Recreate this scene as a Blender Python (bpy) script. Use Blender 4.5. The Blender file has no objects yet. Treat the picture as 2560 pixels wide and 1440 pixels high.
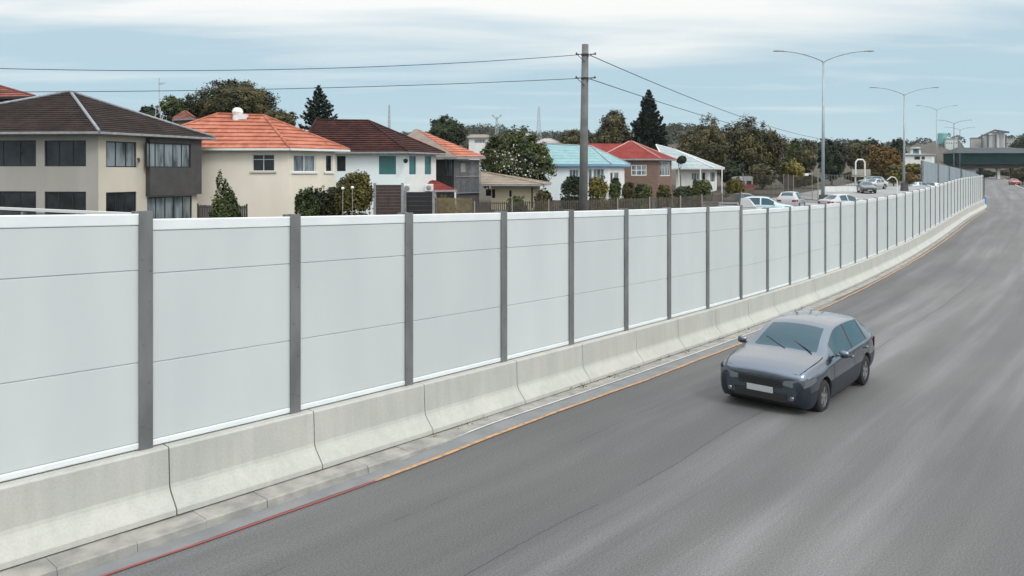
import bpy, math, random
import numpy as np
from mathutils import Vector

# ------------------------------------------------------------------ camera, sky, sun, exposure
sc = bpy.context.scene
C = sc.collection
R = math.radians
F, CX, HY = 1900.0, 1280.0, 430.0        # focal length and horizon in the photograph's 2560 px frame
Z0 = 4.45                                # camera height over the road
cam_d = bpy.data.cameras.new("camera")
cam_d.sensor_width = 36.0
cam_d.lens = F / 2560 * 36
cam_d.shift_y = -(720 - HY) / 2560
cam_d.clip_start = 0.1
cam_d.clip_end = 8000
cam = bpy.data.objects.new("camera", cam_d)
cam.location = (0, 0, Z0)
cam.rotation_euler = (R(90), 0, 0)
C.objects.link(cam)
sc.camera = cam
sc.render.resolution_x, sc.render.resolution_y = 1024, 576

SUN_EL, SUN_AZ = 46.0, 138.0             # azimuth clockwise from +Y (ahead): to the right, a little behind the camera
world = bpy.data.worlds.new("World")
sc.world = world
world.use_nodes = True
nt = world.node_tree
nt.nodes.clear()
N = nt.nodes.new
out = N("ShaderNodeOutputWorld"); bg = N("ShaderNodeBackground")
sky = N("ShaderNodeTexSky"); sky.sky_type = 'NISHITA'; sky.sun_disc = False
sky.sun_elevation = R(SUN_EL); sky.sun_rotation = R(SUN_AZ)
bg.inputs[1].default_value = 0.1
co = N("ShaderNodeTexCoord"); sep = N("ShaderNodeSeparateXYZ")
nt.links.new(co.outputs["Generated"], sep.inputs[0])
def wmath(op, a, b=None, c=None):
    n = N("ShaderNodeMath"); n.operation = op
    for k, v in enumerate((a, b, c)):
        if v is None: continue
        if isinstance(v, (int, float)): n.inputs[k].default_value = v
        else: nt.links.new(v, n.inputs[k])
    return n.outputs[0]
def wramp(fac, stops):
    n = N("ShaderNodeValToRGB"); e = n.color_ramp.elements
    while len(e) < len(stops): e.new(0.5)
    for el, (p, c) in zip(e, stops): el.position = p; el.color = (*c, 1)
    nt.links.new(fac, n.inputs[0]); return n.outputs[0]
def wmix(fac, a, b):
    n = N("ShaderNodeMix"); n.data_type = 'RGBA'
    if isinstance(fac, (int, float)): n.inputs[0].default_value = fac
    else: nt.links.new(fac, n.inputs[0])
    for k, v in ((6, a), (7, b)):
        if isinstance(v, tuple): n.inputs[k].default_value = (*v, 1)
        else: nt.links.new(v, n.inputs[k])
    return n.outputs[2]
# cloud sheet seen at a flat angle: the direction is projected on a plane overhead
elev = wmath('MAXIMUM', sep.outputs[2], 0.0)
den = wmath('ADD', elev, 0.055)
cu = wmath('DIVIDE', sep.outputs[0], den); cv = wmath('DIVIDE', sep.outputs[1], den)
cmb = N("ShaderNodeCombineXYZ"); nt.links.new(cu, cmb.inputs[0]); nt.links.new(cv, cmb.inputs[1])
mp = N("ShaderNodeMapping"); mp.inputs[3].default_value = (0.42, 1.15, 1); mp.inputs[1].default_value = (5.3, 1.52, 0)
nt.links.new(cmb.outputs[0], mp.inputs[0])
nz = N("ShaderNodeTexNoise"); nz.inputs["Scale"].default_value = 1.0; nz.inputs["Detail"].default_value = 6
nz.inputs["Roughness"].default_value = 0.5; nz.inputs["Distortion"].default_value = 0.35
nt.links.new(mp.outputs[0], nz.inputs[0])
mp2 = N("ShaderNodeMapping"); mp2.inputs[3].default_value = (0.13, 0.30, 1); mp2.inputs[1].default_value = (1.7, 0.6, 0)
nt.links.new(cmb.outputs[0], mp2.inputs[0])
nz2 = N("ShaderNodeTexNoise"); nz2.inputs["Scale"].default_value = 1.0; nz2.inputs["Detail"].default_value = 3
nt.links.new(mp2.outputs[0], nz2.inputs[0])
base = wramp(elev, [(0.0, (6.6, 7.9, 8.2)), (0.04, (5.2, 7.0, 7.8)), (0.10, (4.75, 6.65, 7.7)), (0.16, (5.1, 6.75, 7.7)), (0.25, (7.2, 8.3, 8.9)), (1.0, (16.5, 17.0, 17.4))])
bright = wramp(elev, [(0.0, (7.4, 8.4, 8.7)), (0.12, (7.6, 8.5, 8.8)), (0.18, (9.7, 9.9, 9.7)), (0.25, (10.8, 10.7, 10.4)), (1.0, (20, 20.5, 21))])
# the higher, the more of the white sheet shows
hi_ = wmath('MULTIPLY_ADD', elev, 1.7, -0.345)
mask = wmath('ADD', wmath('MULTIPLY_ADD', nz2.outputs[0], 0.42, hi_), wmath('MULTIPLY', nz.outputs[0], 0.82))
lit = wramp(mask, [(0.455, (0, 0, 0)), (0.70, (1, 1, 1))])
cloud = wmix(lit, base, bright)
# the cloud is brighter towards the hidden sun
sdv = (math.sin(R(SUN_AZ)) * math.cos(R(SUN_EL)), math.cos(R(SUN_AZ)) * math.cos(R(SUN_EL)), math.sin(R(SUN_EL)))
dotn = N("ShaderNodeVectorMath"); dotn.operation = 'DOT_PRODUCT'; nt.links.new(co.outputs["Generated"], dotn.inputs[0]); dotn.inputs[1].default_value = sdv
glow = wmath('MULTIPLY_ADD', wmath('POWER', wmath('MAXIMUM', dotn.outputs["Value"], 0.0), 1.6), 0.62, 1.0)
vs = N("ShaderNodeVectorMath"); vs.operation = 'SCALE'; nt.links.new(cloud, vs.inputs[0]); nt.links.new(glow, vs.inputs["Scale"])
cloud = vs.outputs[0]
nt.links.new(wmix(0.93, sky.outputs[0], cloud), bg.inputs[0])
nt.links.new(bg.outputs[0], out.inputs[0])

sl = bpy.data.lights.new("sun", 'SUN')
sl.energy = 1.35; sl.angle = R(14); sl.color = (1.0, 0.96, 0.9)
so = bpy.data.objects.new("sun", sl); C.objects.link(so)
sdir = Vector((math.sin(R(SUN_AZ)) * math.cos(R(SUN_EL)), math.cos(R(SUN_AZ)) * math.cos(R(SUN_EL)), math.sin(R(SUN_EL))))
so.rotation_euler = sdir.to_track_quat('Z', 'Y').to_euler()
so.location = (40, -20, 60)
sc.view_settings.view_transform = 'Standard'
sc.view_settings.look = 'None'
sc.view_settings.exposure = 0.0
sc.view_settings.gamma = 1.0

# ------------------------------------------------------------------ small helpers
rnd = random.Random(7)
def at(px, py, d):                       # a point seen at this pixel, at depth d
    return Vector(((px - CX) / F * d, d, Z0 - (py - HY) / F * d))
def gx(px, d): return (px - CX) / F * d
def lerp(a, b, t): return a + (b - a) * t
def sstep(a, b, x):
    t = min(1, max(0, (x - a) / (b - a))); return t * t * (3 - 2 * t)

MATS = {}
def mat(name, col, rough=0.7, col2=None, scale=3.0, metal=0.0, bump=0.0, bscale=20.0, coat=0.0, stretch=(1, 1, 1), lo=0.35, hi=0.65, detail=6, spec=0.5, obj=False):
    if name in MATS: return MATS[name]
    m = bpy.data.materials.new(name); m.use_nodes = True
    t = m.node_tree; b = t.nodes["Principled BSDF"]
    b.inputs["Roughness"].default_value = rough; b.inputs["Metallic"].default_value = metal
    b.inputs["Coat Weight"].default_value = coat; b.inputs["Specular IOR Level"].default_value = spec
    b.inputs["Base Color"].default_value = (*col, 1)
    if col2 or bump:
        g = t.nodes.new("ShaderNodeTexCoord") if obj else t.nodes.new("ShaderNodeNewGeometry")
        mpn = t.nodes.new("ShaderNodeMapping"); mpn.inputs[3].default_value = stretch
        t.links.new(g.outputs["Object" if obj else "Position"], mpn.inputs[0])
    if col2:
        n = t.nodes.new("ShaderNodeTexNoise"); n.inputs["Scale"].default_value = scale; n.inputs["Detail"].default_value = detail
        t.links.new(mpn.outputs[0], n.inputs[0])
        r = t.nodes.new("ShaderNodeValToRGB"); e = r.color_ramp.elements
        e[0].position = lo; e[0].color = (*col, 1); e[1].position = hi; e[1].color = (*col2, 1)
        t.links.new(n.outputs[0], r.inputs[0]); t.links.new(r.outputs[0], b.inputs["Base Color"])
    if bump:
        n2 = t.nodes.new("ShaderNodeTexNoise"); n2.inputs["Scale"].default_value = bscale; n2.inputs["Detail"].default_value = 4
        t.links.new(mpn.outputs[0], n2.inputs[0])
        bp = t.nodes.new("ShaderNodeBump"); bp.inputs["Strength"].default_value = bump; bp.inputs["Distance"].default_value = 0.02
        t.links.new(n2.outputs[0], bp.inputs["Height"]); t.links.new(bp.outputs[0], b.inputs["Normal"])
    MATS[name] = m
    return m
def leafmat(name, dark, mid, light):
    if name in MATS: return MATS[name]
    m = bpy.data.materials.new(name); m.use_nodes = True
    t = m.node_tree; b = t.nodes["Principled BSDF"]; b.inputs["Roughness"].default_value = 0.7; b.inputs["Specular IOR Level"].default_value = 0.25
    g = t.nodes.new("ShaderNodeNewGeometry")
    n = t.nodes.new("ShaderNodeTexNoise"); n.inputs["Scale"].default_value = 0.45; n.inputs["Detail"].default_value = 3
    t.links.new(g.outputs["Position"], n.inputs[0])
    ma = t.nodes.new("ShaderNodeMath"); ma.operation = 'MULTIPLY_ADD'; ma.inputs[1].default_value = 0.5
    t.links.new(g.outputs["Random Per Island"], ma.inputs[0])
    mm = t.nodes.new("ShaderNodeMath"); mm.operation = 'MULTIPLY_ADD'; mm.inputs[1].default_value = 1.6; mm.inputs[2].default_value = -0.55
    t.links.new(n.outputs[0], mm.inputs[0]); t.links.new(mm.outputs[0], ma.inputs[2])
    r = t.nodes.new("ShaderNodeValToRGB"); e = r.color_ramp.elements
    e[0].position = 0.15; e[0].color = (*dark, 1); e[1].position = 0.95; e[1].color = (*light, 1)
    x = e.new(0.5); x.color = (*mid, 1)
    t.links.new(ma.outputs[0], r.inputs[0]); t.links.new(r.outputs[0], b.inputs["Base Color"])
    MATS[name] = m
    return m

class MB:
    def __init__(s): s.v = []; s.f = []; s.uv = None
    def add(s, vs, fs):
        o = len(s.v); s.v += [tuple(p) for p in vs]; s.f += [tuple(i + o for i in f) for f in fs]
    def quad(s, *p): s.add(p, [tuple(range(len(p)))])
    def hexa(s, b, t):                     # four bottom points (counter-clockwise from above), four top points
        s.add(list(b) + list(t), [(3, 2, 1, 0), (4, 5, 6, 7), (0, 1, 5, 4), (1, 2, 6, 5), (2, 3, 7, 6), (3, 0, 4, 7)])
    def box(s, c, sx, sy, sz, rz=0.0):      # c: centre of the base
        ca, sa = math.cos(rz), math.sin(rz); c = Vector(c)
        P = [Vector((x * ca - y * sa, x * sa + y * ca, 0)) for x, y in ((-sx / 2, -sy / 2), (sx / 2, -sy / 2), (sx / 2, sy / 2), (-sx / 2, sy / 2))]
        s.hexa([c + p for p in P], [c + p + Vector((0, 0, sz)) for p in P])
    def beam(s, a, b, w, h, up=Vector((0, 0, 1))):   # rectangular bar from a to b
        a = Vector(a); b = Vector(b); t = (b - a).normalized(); sd = t.cross(up)
        if sd.length < 1e-4: sd = t.cross(Vector((0, 1, 0)))
        sd.normalize(); u = sd.cross(t).normalized()
        q = [sd * x * w / 2 + u * y * h / 2 for x, y in ((-1, -1), (1, -1), (1, 1), (-1, 1))]
        s.add([a + k for k in q] + [b + k for k in q], [(3, 2, 1, 0), (4, 5, 6, 7), (0, 1, 5, 4), (1, 2, 6, 5), (2, 3, 7, 6), (3, 0, 4, 7)])
    def tube(s, pts, rad, n=8, caps=True):
        pts = [Vector(p) for p in pts]; rs = rad if isinstance(rad, (list, tuple)) else [rad] * len(pts)
        o = len(s.v); ref = None
        for i, p in enumerate(pts):
            t = (pts[min(i + 1, len(pts) - 1)] - pts[max(i - 1, 0)]).normalized()
            if ref is None:
                ref = t.cross(Vector((0, 0, 1)))
                if ref.length < 1e-3: ref = Vector((1, 0, 0))
            ref = (ref - t * ref.dot(t)).normalized(); q = t.cross(ref)
            for k in range(n):
                a = 2 * math.pi * k / n
                s.v.append(tuple(p + (ref * math.cos(a) + q * math.sin(a)) * rs[i]))
        for i in range(len(pts) - 1):
            for k in range(n):
                k2 = (k + 1) % n
                s.f.append((o + i * n + k, o + i * n + k2, o + (i + 1) * n + k2, o + (i + 1) * n + k))
        if caps:
            s.f.append(tuple(o + k for k in reversed(range(n)))); s.f.append(tuple(o + (len(pts) - 1) * n + k for k in range(n)))
    def lathe(s, prof, c, axis='z', n=16):   # prof: (radius, height)
        o = len(s.v); c = Vector(c)
        for r, h in prof:
            for k in range(n):
                a = 2 * math.pi * k / n
                p = (r * math.cos(a), r * math.sin(a), h)
                if axis == 'y': p = (p[0], p[2], p[1])
                s.v.append(tuple(c + Vector(p)))
        for i in range(len(prof) - 1):
            for k in range(n):
                k2 = (k + 1) % n
                s.f.append((o + i * n + k, o + i * n + k2, o + (i + 1) * n + k2, o + (i + 1) * n + k))
    def build(s, name, m, parent=None, smooth=False, origin=None, bevel=0.0):
        me = bpy.data.meshes.new(name); off = Vector(origin) if origin is not None else Vector((0, 0, 0))
        if origin is not None: s.v = [tuple(Vector(p) - off) for p in s.v]
        me.from_pydata(s.v, [], s.f)
        if m: me.materials.append(m)
        if smooth: me.polygons.foreach_set("use_smooth", [True] * len(me.polygons))
        if s.uv:
            ul = me.uv_layers.new(name="road")
            for li, l in enumerate(me.loops): ul.data[li].uv = s.uv[l.vertex_index]
        o = bpy.data.objects.new(name, me); C.objects.link(o)
        o.location = off
        if parent is not None:
            o.parent = parent; o.location = off - (Vector(parent.location) if parent.parent is None else Vector((0, 0, 0)))
            if parent.parent is not None:
                w = Vector(parent.location) + Vector(parent.parent.location); o.location = off - w
        if bevel:
            md = o.modifiers.new("edges", 'BEVEL'); md.width = bevel; md.segments = 2; md.limit_method = 'ANGLE'
        return o
def tag(o, label, cat, group=None):
    o["label"] = label; o["category"] = cat
    if group: o["group"] = group
    return o
def thing(name, loc, label, cat, group=None):
    o = bpy.data.objects.new(name, None); C.objects.link(o); o.location = loc; o.empty_display_size = 0.3
    return tag(o, label, cat, group)
def struct(o, kind="structure"): o["kind"] = kind; return o
def copy_tree(o, parent=None):
    c = o.copy(); C.objects.link(c); c.parent = parent
    for ch in list(o.children): copy_tree(ch, c)
    return c

# ------------------------------------------------------------------ the line of the wall and the road
PC = (1.30720722e-05, -2.80737960e-03, 9.22306861e-01, -1.36101035e+01)
QC = (-3.22861807e-07, 4.31390284e-05, -1.03585068e-03, -2.96991530e-02, -3.22716046e+00)
def wall_x(d):
    if d <= 84: return np.polyval(PC, d) if d > 0 else PC[3] + PC[2] * d
    x80, s80 = np.polyval(PC, 84), 0.728
    e = d - 84
    if e < 16: return x80 + s80 * e - (s80 - 0.33) * e * e / 32
    return x80 + s80 * 16 - (s80 - 0.33) * 8 + 0.33 * (e - 16)
def base_z(d):                             # foot of the concrete barrier, world z
    if d < 0: return Z0 + QC[4] - 0.84
    if d < 72: return Z0 + np.polyval(QC, d) - 0.84
    return Z0 - 4.155 + min(d - 72, 260) * 0.0079
def road_z(d):
    return base_z(d) - 0.014 - 0.126 * (1 - sstep(11.2, 14.2, d))
def road_left(d):
    if d <= 80: return wall_x(d)
    return lerp(wall_x(80), 0.6225 * 104, (d - 80) / 24) if d < 104 else 0.6225 * d
def road_w(d):                             # width of the road measured along x
    return lerp(14.5, 7.6, sstep(70, 175, d)) - 0.6 * sstep(175, 290, d)
DS = np.arange(-30, 140, 0.25)
WX = np.array([wall_x(d) for d in DS])
SS = np.concatenate([[0], np.cumsum(np.hypot(np.diff(WX), 0.25))])
SS -= np.interp(9.86, DS, SS)              # s = 0 at the first post in view
def wall_pt(s):
    d = float(np.interp(s, SS, DS)); x = float(np.interp(s, SS, WX))
    d2 = float(np.interp(s + 0.2, SS, DS)); x2 = float(np.interp(s + 0.2, SS, WX))
    t = Vector((x2 - x, d2 - d, 0)).normalized()
    return Vector((x, d, 0)), t, Vector((t.y, -t.x, 0)), d
def off_pt(s, n, z=None):
    p, t, nn, d = wall_pt(s)
    q = p + nn * n; q.z = (road_z(q.y) if z is None else z)
    return q

# ------------------------------------------------------------------ ground, hills, road
def ridge(px):
    h = 26.0 + 4.5 * math.exp(-((px - 1330) / 170.0) ** 2) + 3 * math.sin(px / 130.0) + 2 * math.sin(px / 47.0 + 1) + 9 * math.exp(-((px - 1690) / 90.0) ** 2) - 5 * math.exp(-((px - 2050) / 120.0) ** 2)
    return h
def ground_z(x, d):
    off = x - road_left(d)
    zr = road_z(d)
    if d < 40: g = Z0 - 4.25
    elif d < 80: g = Z0 - 4.25 + 1.25 * sstep(40, 80, d)
    elif d < 130: g = Z0 - 3.0 + 1.0 * (d - 80) / 50
    elif d < 200: g = Z0 - 2.0 + 3.0 * (d - 130) / 70
    else:
        px = CX + x / d * F
        rz = ridge(px)
        if d < 600: g = lerp(Z0 + 1.0, Z0 + rz, ((d - 200) / 400) ** 1.05)
        else: g = Z0 + lerp(rz, -10, sstep(600, 1100, d))
    if off < -0.7: 
        return lerp(zr - 0.25, g, sstep(0.7, 2.2, -off)) if d < 120 else lerp(zr - 0.25, g, sstep(0.7, 24, -off))
    w = road_w(d)
    if d > 330: return lerp(zr - 0.2, g, sstep(330, 420, d))
    if off < w + 0.6: return zr - 0.25
    return lerp(zr - 0.08, max(g, zr + 0.6), sstep(2, 40, off - w)) if d > 90 else zr - 0.08
ROWS = [-60, -40, -20, -8] + list(np.arange(0, 130, 2.0)) + list(np.arange(130, 360, 8.0)) + list(np.arange(360, 720, 24.0)) + [760, 850, 1000, 1200, 1600, 2400, 4000]
OFFS = [-3500, -1800, -1000, -700, -560, -480, -400, -340, -290, -250, -220, -190, -165, -140, -120, -105, -92, -80, -70, -60, -52, -45, -38, -32, -27, -23, -19, -16, -13, -10.5, -8, -6, -4, -2.4, -1.4, -0.6, 0.4]
OFFR = [0.7, 2.2, 5, 10, 20, 40, 80, 160, 300, 600, 1500, 3500]
mb = MB(); rows = []
for d in ROWS:
    xs = [road_left(d) + o for o in OFFS] + [road_left(d) + road_w(d) * q for q in (0.5, 1.0)] + [road_left(d) + road_w(d) + o for o in OFFR]
    rows.append(len(mb.v)); mb.v += [(x, d, ground_z(x, d)) for x in xs]
nc = len(OFFS) + 2 + len(OFFR)
for i in range(len(ROWS) - 1):
    for k in range(nc - 1):
        a, b = rows[i] + k, rows[i + 1] + k
        mb.f.append((a, a + 1, b + 1, b))
M_ground = mat("ground_soil", (0.05, 0.033, 0.025), 0.95, (0.036, 0.038, 0.02), 0.05, bump=0.4, bscale=2)
g = mb.build("ground", M_ground, smooth=True); struct(g)

def road_material():
    m = bpy.data.materials.new("worn_asphalt"); m.use_nodes = True
    t = m.node_tree; b = t.nodes["Principled BSDF"]; b.inputs["Roughness"].default_value = 0.72; b.inputs["Specular IOR Level"].default_value = 0.4
    uv = t.nodes.new("ShaderNodeUVMap"); uv.uv_map = "road"
    def noise(scale, sx, sy, detail=4, rough=0.5):
        mp_ = t.nodes.new("ShaderNodeMapping"); mp_.inputs[3].default_value = (sx, sy, 1)
        t.links.new(uv.outputs[0], mp_.inputs[0])
        n = t.nodes.new("ShaderNodeTexNoise"); n.inputs["Scale"].default_value = scale; n.inputs["Detail"].default_value = detail
        n.inputs["Roughness"].default_value = rough
        t.links.new(mp_.outputs[0], n.inputs[0]); return n.outputs[0]
    def ramp(f, stops):
        r = t.nodes.new("ShaderNodeValToRGB"); e = r.color_ramp.elements
        while len(e) < len(stops): e.new(0.5)
        for el, (p, c) in zip(e, stops): el.position = p; el.color = (*c, 1)
        t.links.new(f, r.inputs[0]); return r.outputs[0]
    def mix(kind, fac, a, c):
        n = t.nodes.new("ShaderNodeMix"); n.data_type = 'RGBA'; n.blend_type = kind
        if isinstance(fac, float): n.inputs[0].default_value = fac
        else: t.links.new(fac, n.inputs[0])
        for k, v in ((6, a), (7, c)):
            if isinstance(v, tuple): n.inputs[k].default_value = (*v, 1)
            else: t.links.new(v, n.inputs[k])
        return n.outputs[2]
    def mth(op, a, c=0.0, e=0.0):
        n = t.nodes.new("ShaderNodeMath"); n.operation = op
        for k, v in enumerate((a, c, e)):
            if isinstance(v, (int, float)): n.inputs[k].default_value = v
            else: t.links.new(v, n.inputs[k])
        return n.outputs[0]
    sp = t.nodes.new("ShaderNodeSeparateXYZ"); t.links.new(uv.outputs[0], sp.inputs[0])
    streak = ramp(noise(1.0, 0.045, 1.0, 4, 0.6), [(0.3, (0.080, 0.080, 0.079)), (0.5, (0.096, 0.0965, 0.0965)), (0.72, (0.142, 0.146, 0.149))])
    patch = ramp(noise(0.35, 0.35, 1.0, 5), [(0.3, (0.80, 0.80, 0.82)), (0.7, (1.14, 1.14, 1.12))])
    col = mix('MULTIPLY', 1.0, streak, patch)
    grain = ramp(noise(42, 1, 1, 3, 0.75), [(0.32, (0.55, 0.55, 0.56)), (0.5, (1.0, 1.0, 1.0)), (0.7, (1.65, 1.65, 1.6))])
    col = mix('MULTIPLY', 0.8, col, grain)
    # worn lane band: lighter where tyres polish
    wob = mth('MULTIPLY_ADD', noise(0.15, 1, 0.0, 2), 0.5, -0.25)
    wob2 = mth('MULTIPLY_ADD', noise(7.0, 1, 0.0, 4), 0.07, -0.035)
    nn = mth('ADD', mth('ADD', sp.outputs[1], wob), wob2)
    for pos, w, lo_, hi_, gate in ((4.27, 0.009, 0.30, 0.45, 0.46), (2.55, 0.006, 0.3, 0.5, 0.52)):
        dist = mth('ABSOLUTE', mth('SUBTRACT', nn, pos))
        line = mth('LESS_THAN', dist, w)
        on = mth('GREATER_THAN', noise(0.22, 1, 0.1, 3), gate)
        f = mth('MULTIPLY', mth('MULTIPLY', line, on), 0.75)
        col = mix('MIX', f, col, (0.022, 0.021, 0.02))
        dd = mth('MULTIPLY', mth('SUBTRACT', 1.0, mth('MINIMUM', mth('DIVIDE', dist, 0.35), 1.0)), 0.22)
        col = mix('MIX', dd, col, (0.045, 0.045, 0.046))
    t.links.new(col, b.inputs["Base Color"])
    bp = t.nodes.new("ShaderNodeBump"); bp.inputs["Strength"].default_value = 0.35; bp.inputs["Distance"].default_value = 0.01
    t.links.new(noise(60, 1, 1, 3), bp.inputs["Height"]); t.links.new(bp.outputs[0], b.inputs["Normal"])
    return m
M_road = road_material()
mb = MB(); mb.uv = []
RD = [-30, -20, -10, -4] + list(np.arange(0, 8, 1.0)) + list(np.arange(8, 18, 0.25)) + list(np.arange(18, 100, 1.0)) + list(np.arange(100, 332, 4.0))
NQ = 14; sacc = 0; prev = None
for d in RD:
    x0 = road_left(d); w = road_w(d)
    if prev is not None: sacc += math.hypot(x0 - prev[0], d - prev[1])
    prev = (x0, d)
    for k in range(NQ + 1):
        q = k / NQ
        mb.v.append((x0 + w * q - 0.1, d, road_z(d)))
        mb.uv.append((sacc + w * q * 0.62, w * q * 0.765))
for i in range(len(RD) - 1):
    for k in range(NQ):
        a = i * (NQ + 1) + k; b = a + NQ + 1
        mb.f.append((a, a + 1, b + 1, b))
struct(mb.build("road", M_road, smooth=True))

M_conc = mat("weathered_concrete", (0.27, 0.275, 0.255), 0.9, (0.37, 0.37, 0.34), 1.6, bump=0.25, bscale=45, stretch=(1, 1, 0.5))
M_kerb = mat("kerb_concrete", (0.20, 0.20, 0.185), 0.9, (0.31, 0.30, 0.275), 3.5, bump=0.4, bscale=30)
M_gut = mat("gutter_concrete", (0.15, 0.16, 0.165), 0.9, (0.19, 0.195, 0.195), 2.5, bump=0.3, bscale=40)
M_edge_highlight = mat("kerb_edge_highlight", (0.5, 0.5, 0.48), 0.7, (0.66, 0.66, 0.64), 8)
def worn_paint(name, c, under):
    m = mat(name, c, 0.75); t = m.node_tree; b = t.nodes["Principled BSDF"]; g_ = t.nodes.new("ShaderNodeNewGeometry")
    n = t.nodes.new("ShaderNodeTexNoise"); n.inputs["Scale"].default_value = 9; n.inputs["Detail"].default_value = 8; n.inputs["Roughness"].default_value = 0.75; t.links.new(g_.outputs["Position"], n.inputs[0])
    r = t.nodes.new("ShaderNodeValToRGB"); e = r.color_ramp.elements; e[0].position = 0.40; e[0].color = (*under, 1); e[1].position = 0.56; e[1].color = (*c, 1)
    t.links.new(n.outputs[0], r.inputs[0]); t.links.new(r.outputs[0], b.inputs["Base Color"]); return m
M_orange = worn_paint("orange_road_paint", (0.47, 0.26, 0.11), (0.22, 0.16, 0.105))
M_red = worn_paint("red_road_paint", (0.29, 0.055, 0.05), (0.17, 0.075, 0.07))
def strip(name, m, s0, s1, n0, n1, dz, step=0.4, wob=0.0):
    k = MB(); ss = np.arange(s0, s1 + step, step)
    for i, s in enumerate(ss):
        w_ = wob * math.sin(s * 1.3) + wob * 0.6 * math.sin(s * 3.1 + 1)
        a0 = n0(s) if callable(n0) else n0; a1 = n1(s) if callable(n1) else n1
        p = off_pt(s, a0 + w_); q = off_pt(s, a1 + w_)
        p.z += dz; q.z += dz
        k.v += [tuple(p), tuple(q)]
        if i: o = 2 * i; k.f.append((o - 2, o - 1, o + 1, o))
    return struct(k.build(name, m, smooth=True))
# raised kerb beside the barrier: concrete blocks that run out level with the road
kb = MB(); nE = 0.77
for i0 in range(22):
    sa_ = -13.3 + 0.86 * i0; cuts_ = np.linspace(sa_, sa_ + 0.855, 4); jit = (0.006 * math.sin(i0 * 2.7), 0.008 * math.sin(i0 * 1.9 + 1))
    for i, s_ in enumerate(cuts_):
        p, t, nn, d = wall_pt(s_); zb = base_z(d)
        e = nE + jit[0]; zr = road_z(d - 0.5); zk = zb + jit[1] * 0.4
        prof = [(0.20, zb - 0.02), (0.20, zk), (e - 0.025, zk), (e - 0.004, zk - 0.02), (e + 0.012, min(zr - 0.06, zb - 0.04))]
        o0 = len(kb.v)
        for a, z in prof: kb.v.append((p.x + nn.x * a, p.y + nn.y * a, z))
        if i:
            for k in range(4): o = o0 - 5 + k; kb.f.append((o, o + 1, o + 6, o + 5))
        if i in (0, 3): kb.f.append(tuple(o0 + k for k in range(5)))
struct(kb.build("kerb", M_kerb))
SG = 2.33
POST_S = [0, 2.22, 4.50, 7.02, 9.32, 11.65, 13.86, 16.24, 18.69, 21.0, 23.25, 25.51, 27.6, 29.85, 32.32, 34.59, 36.71, 39.16, 41.59, 44.1, 46.6, 49.0]
def ST(k): return k * SG if k < 0 else POST_S[k] if k < len(POST_S) else POST_S[-1] + (k - len(POST_S) + 1) * 2.3
def nline(s): return lerp(1.20, 0.80, sstep(8, 40, s)) - 0.10 * (1 - sstep(2, 7, s))
strip("concrete_apron", M_kerb, 5.2, 92, 0.30, lambda s: lerp(0.76, 0.60, sstep(20, 60, s)), 0.010)
strip("gutter", M_gut, -13, 26.0, 0.75, lambda s: nline(s) - 0.03 - 0.02 * math.sin(s * .7), 0.006)
strip("road_edge_line", M_red, -13, 3.1, lambda s: nline(s) - 0.025, lambda s: nline(s) + 0.025, 0.012, wob=0.012)
strip("road_edge_line", M_orange, 2.9, 90, lambda s: nline(s) - 0.038, lambda s: nline(s) + 0.038, 0.016, wob=0.012)
strip("road_edge_line", M_edge_highlight, 3.4, 21, 0.735, 0.765, 0.020)  # bright highlight on the kerb edge, laid on as a white strip
# kerb along the far right edge
kb = MB()
for i, d in enumerate(np.arange(80, 300, 4.0)):
    x = road_left(d) + road_w(d) - 0.2; z = road_z(d)
    for a, h in ((0, -0.05), (0.02, 0.13), (0.3, 0.15), (0.34, -0.1)): kb.v.append((x + a, d, z + h))
    if i:
        for k in range(3):
            o = (i - 1) * 4 + k; kb.f.append((o, o + 1, o + 5, o + 4))
struct(kb.build("kerb", M_conc))
# pale concrete yard behind the wall, on the same grid lines as the ground
mb = MB(); yr = [r for r in ROWS if 48 <= r <= 138]; yo = [o for o in OFFS if -23 <= o <= -2.4]
for d in yr:
    for o in yo:
        x = road_left(d) + o; mb.v.append((x, d, ground_z(x, d) + 0.02))
for i in range(len(yr) - 1):
    for k in range(len(yo) - 1):
        a = i * len(yo) + k; mb.f.append((a, a + 1, a + 1 + len(yo), a + len(yo)))
M_yard = mat("yard_concrete", (0.175, 0.18, 0.18), 0.9, (0.245, 0.25, 0.25), 0.4, bump=0.2, bscale=8)
struct(mb.build("car_park", M_yard, smooth=True))

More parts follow.
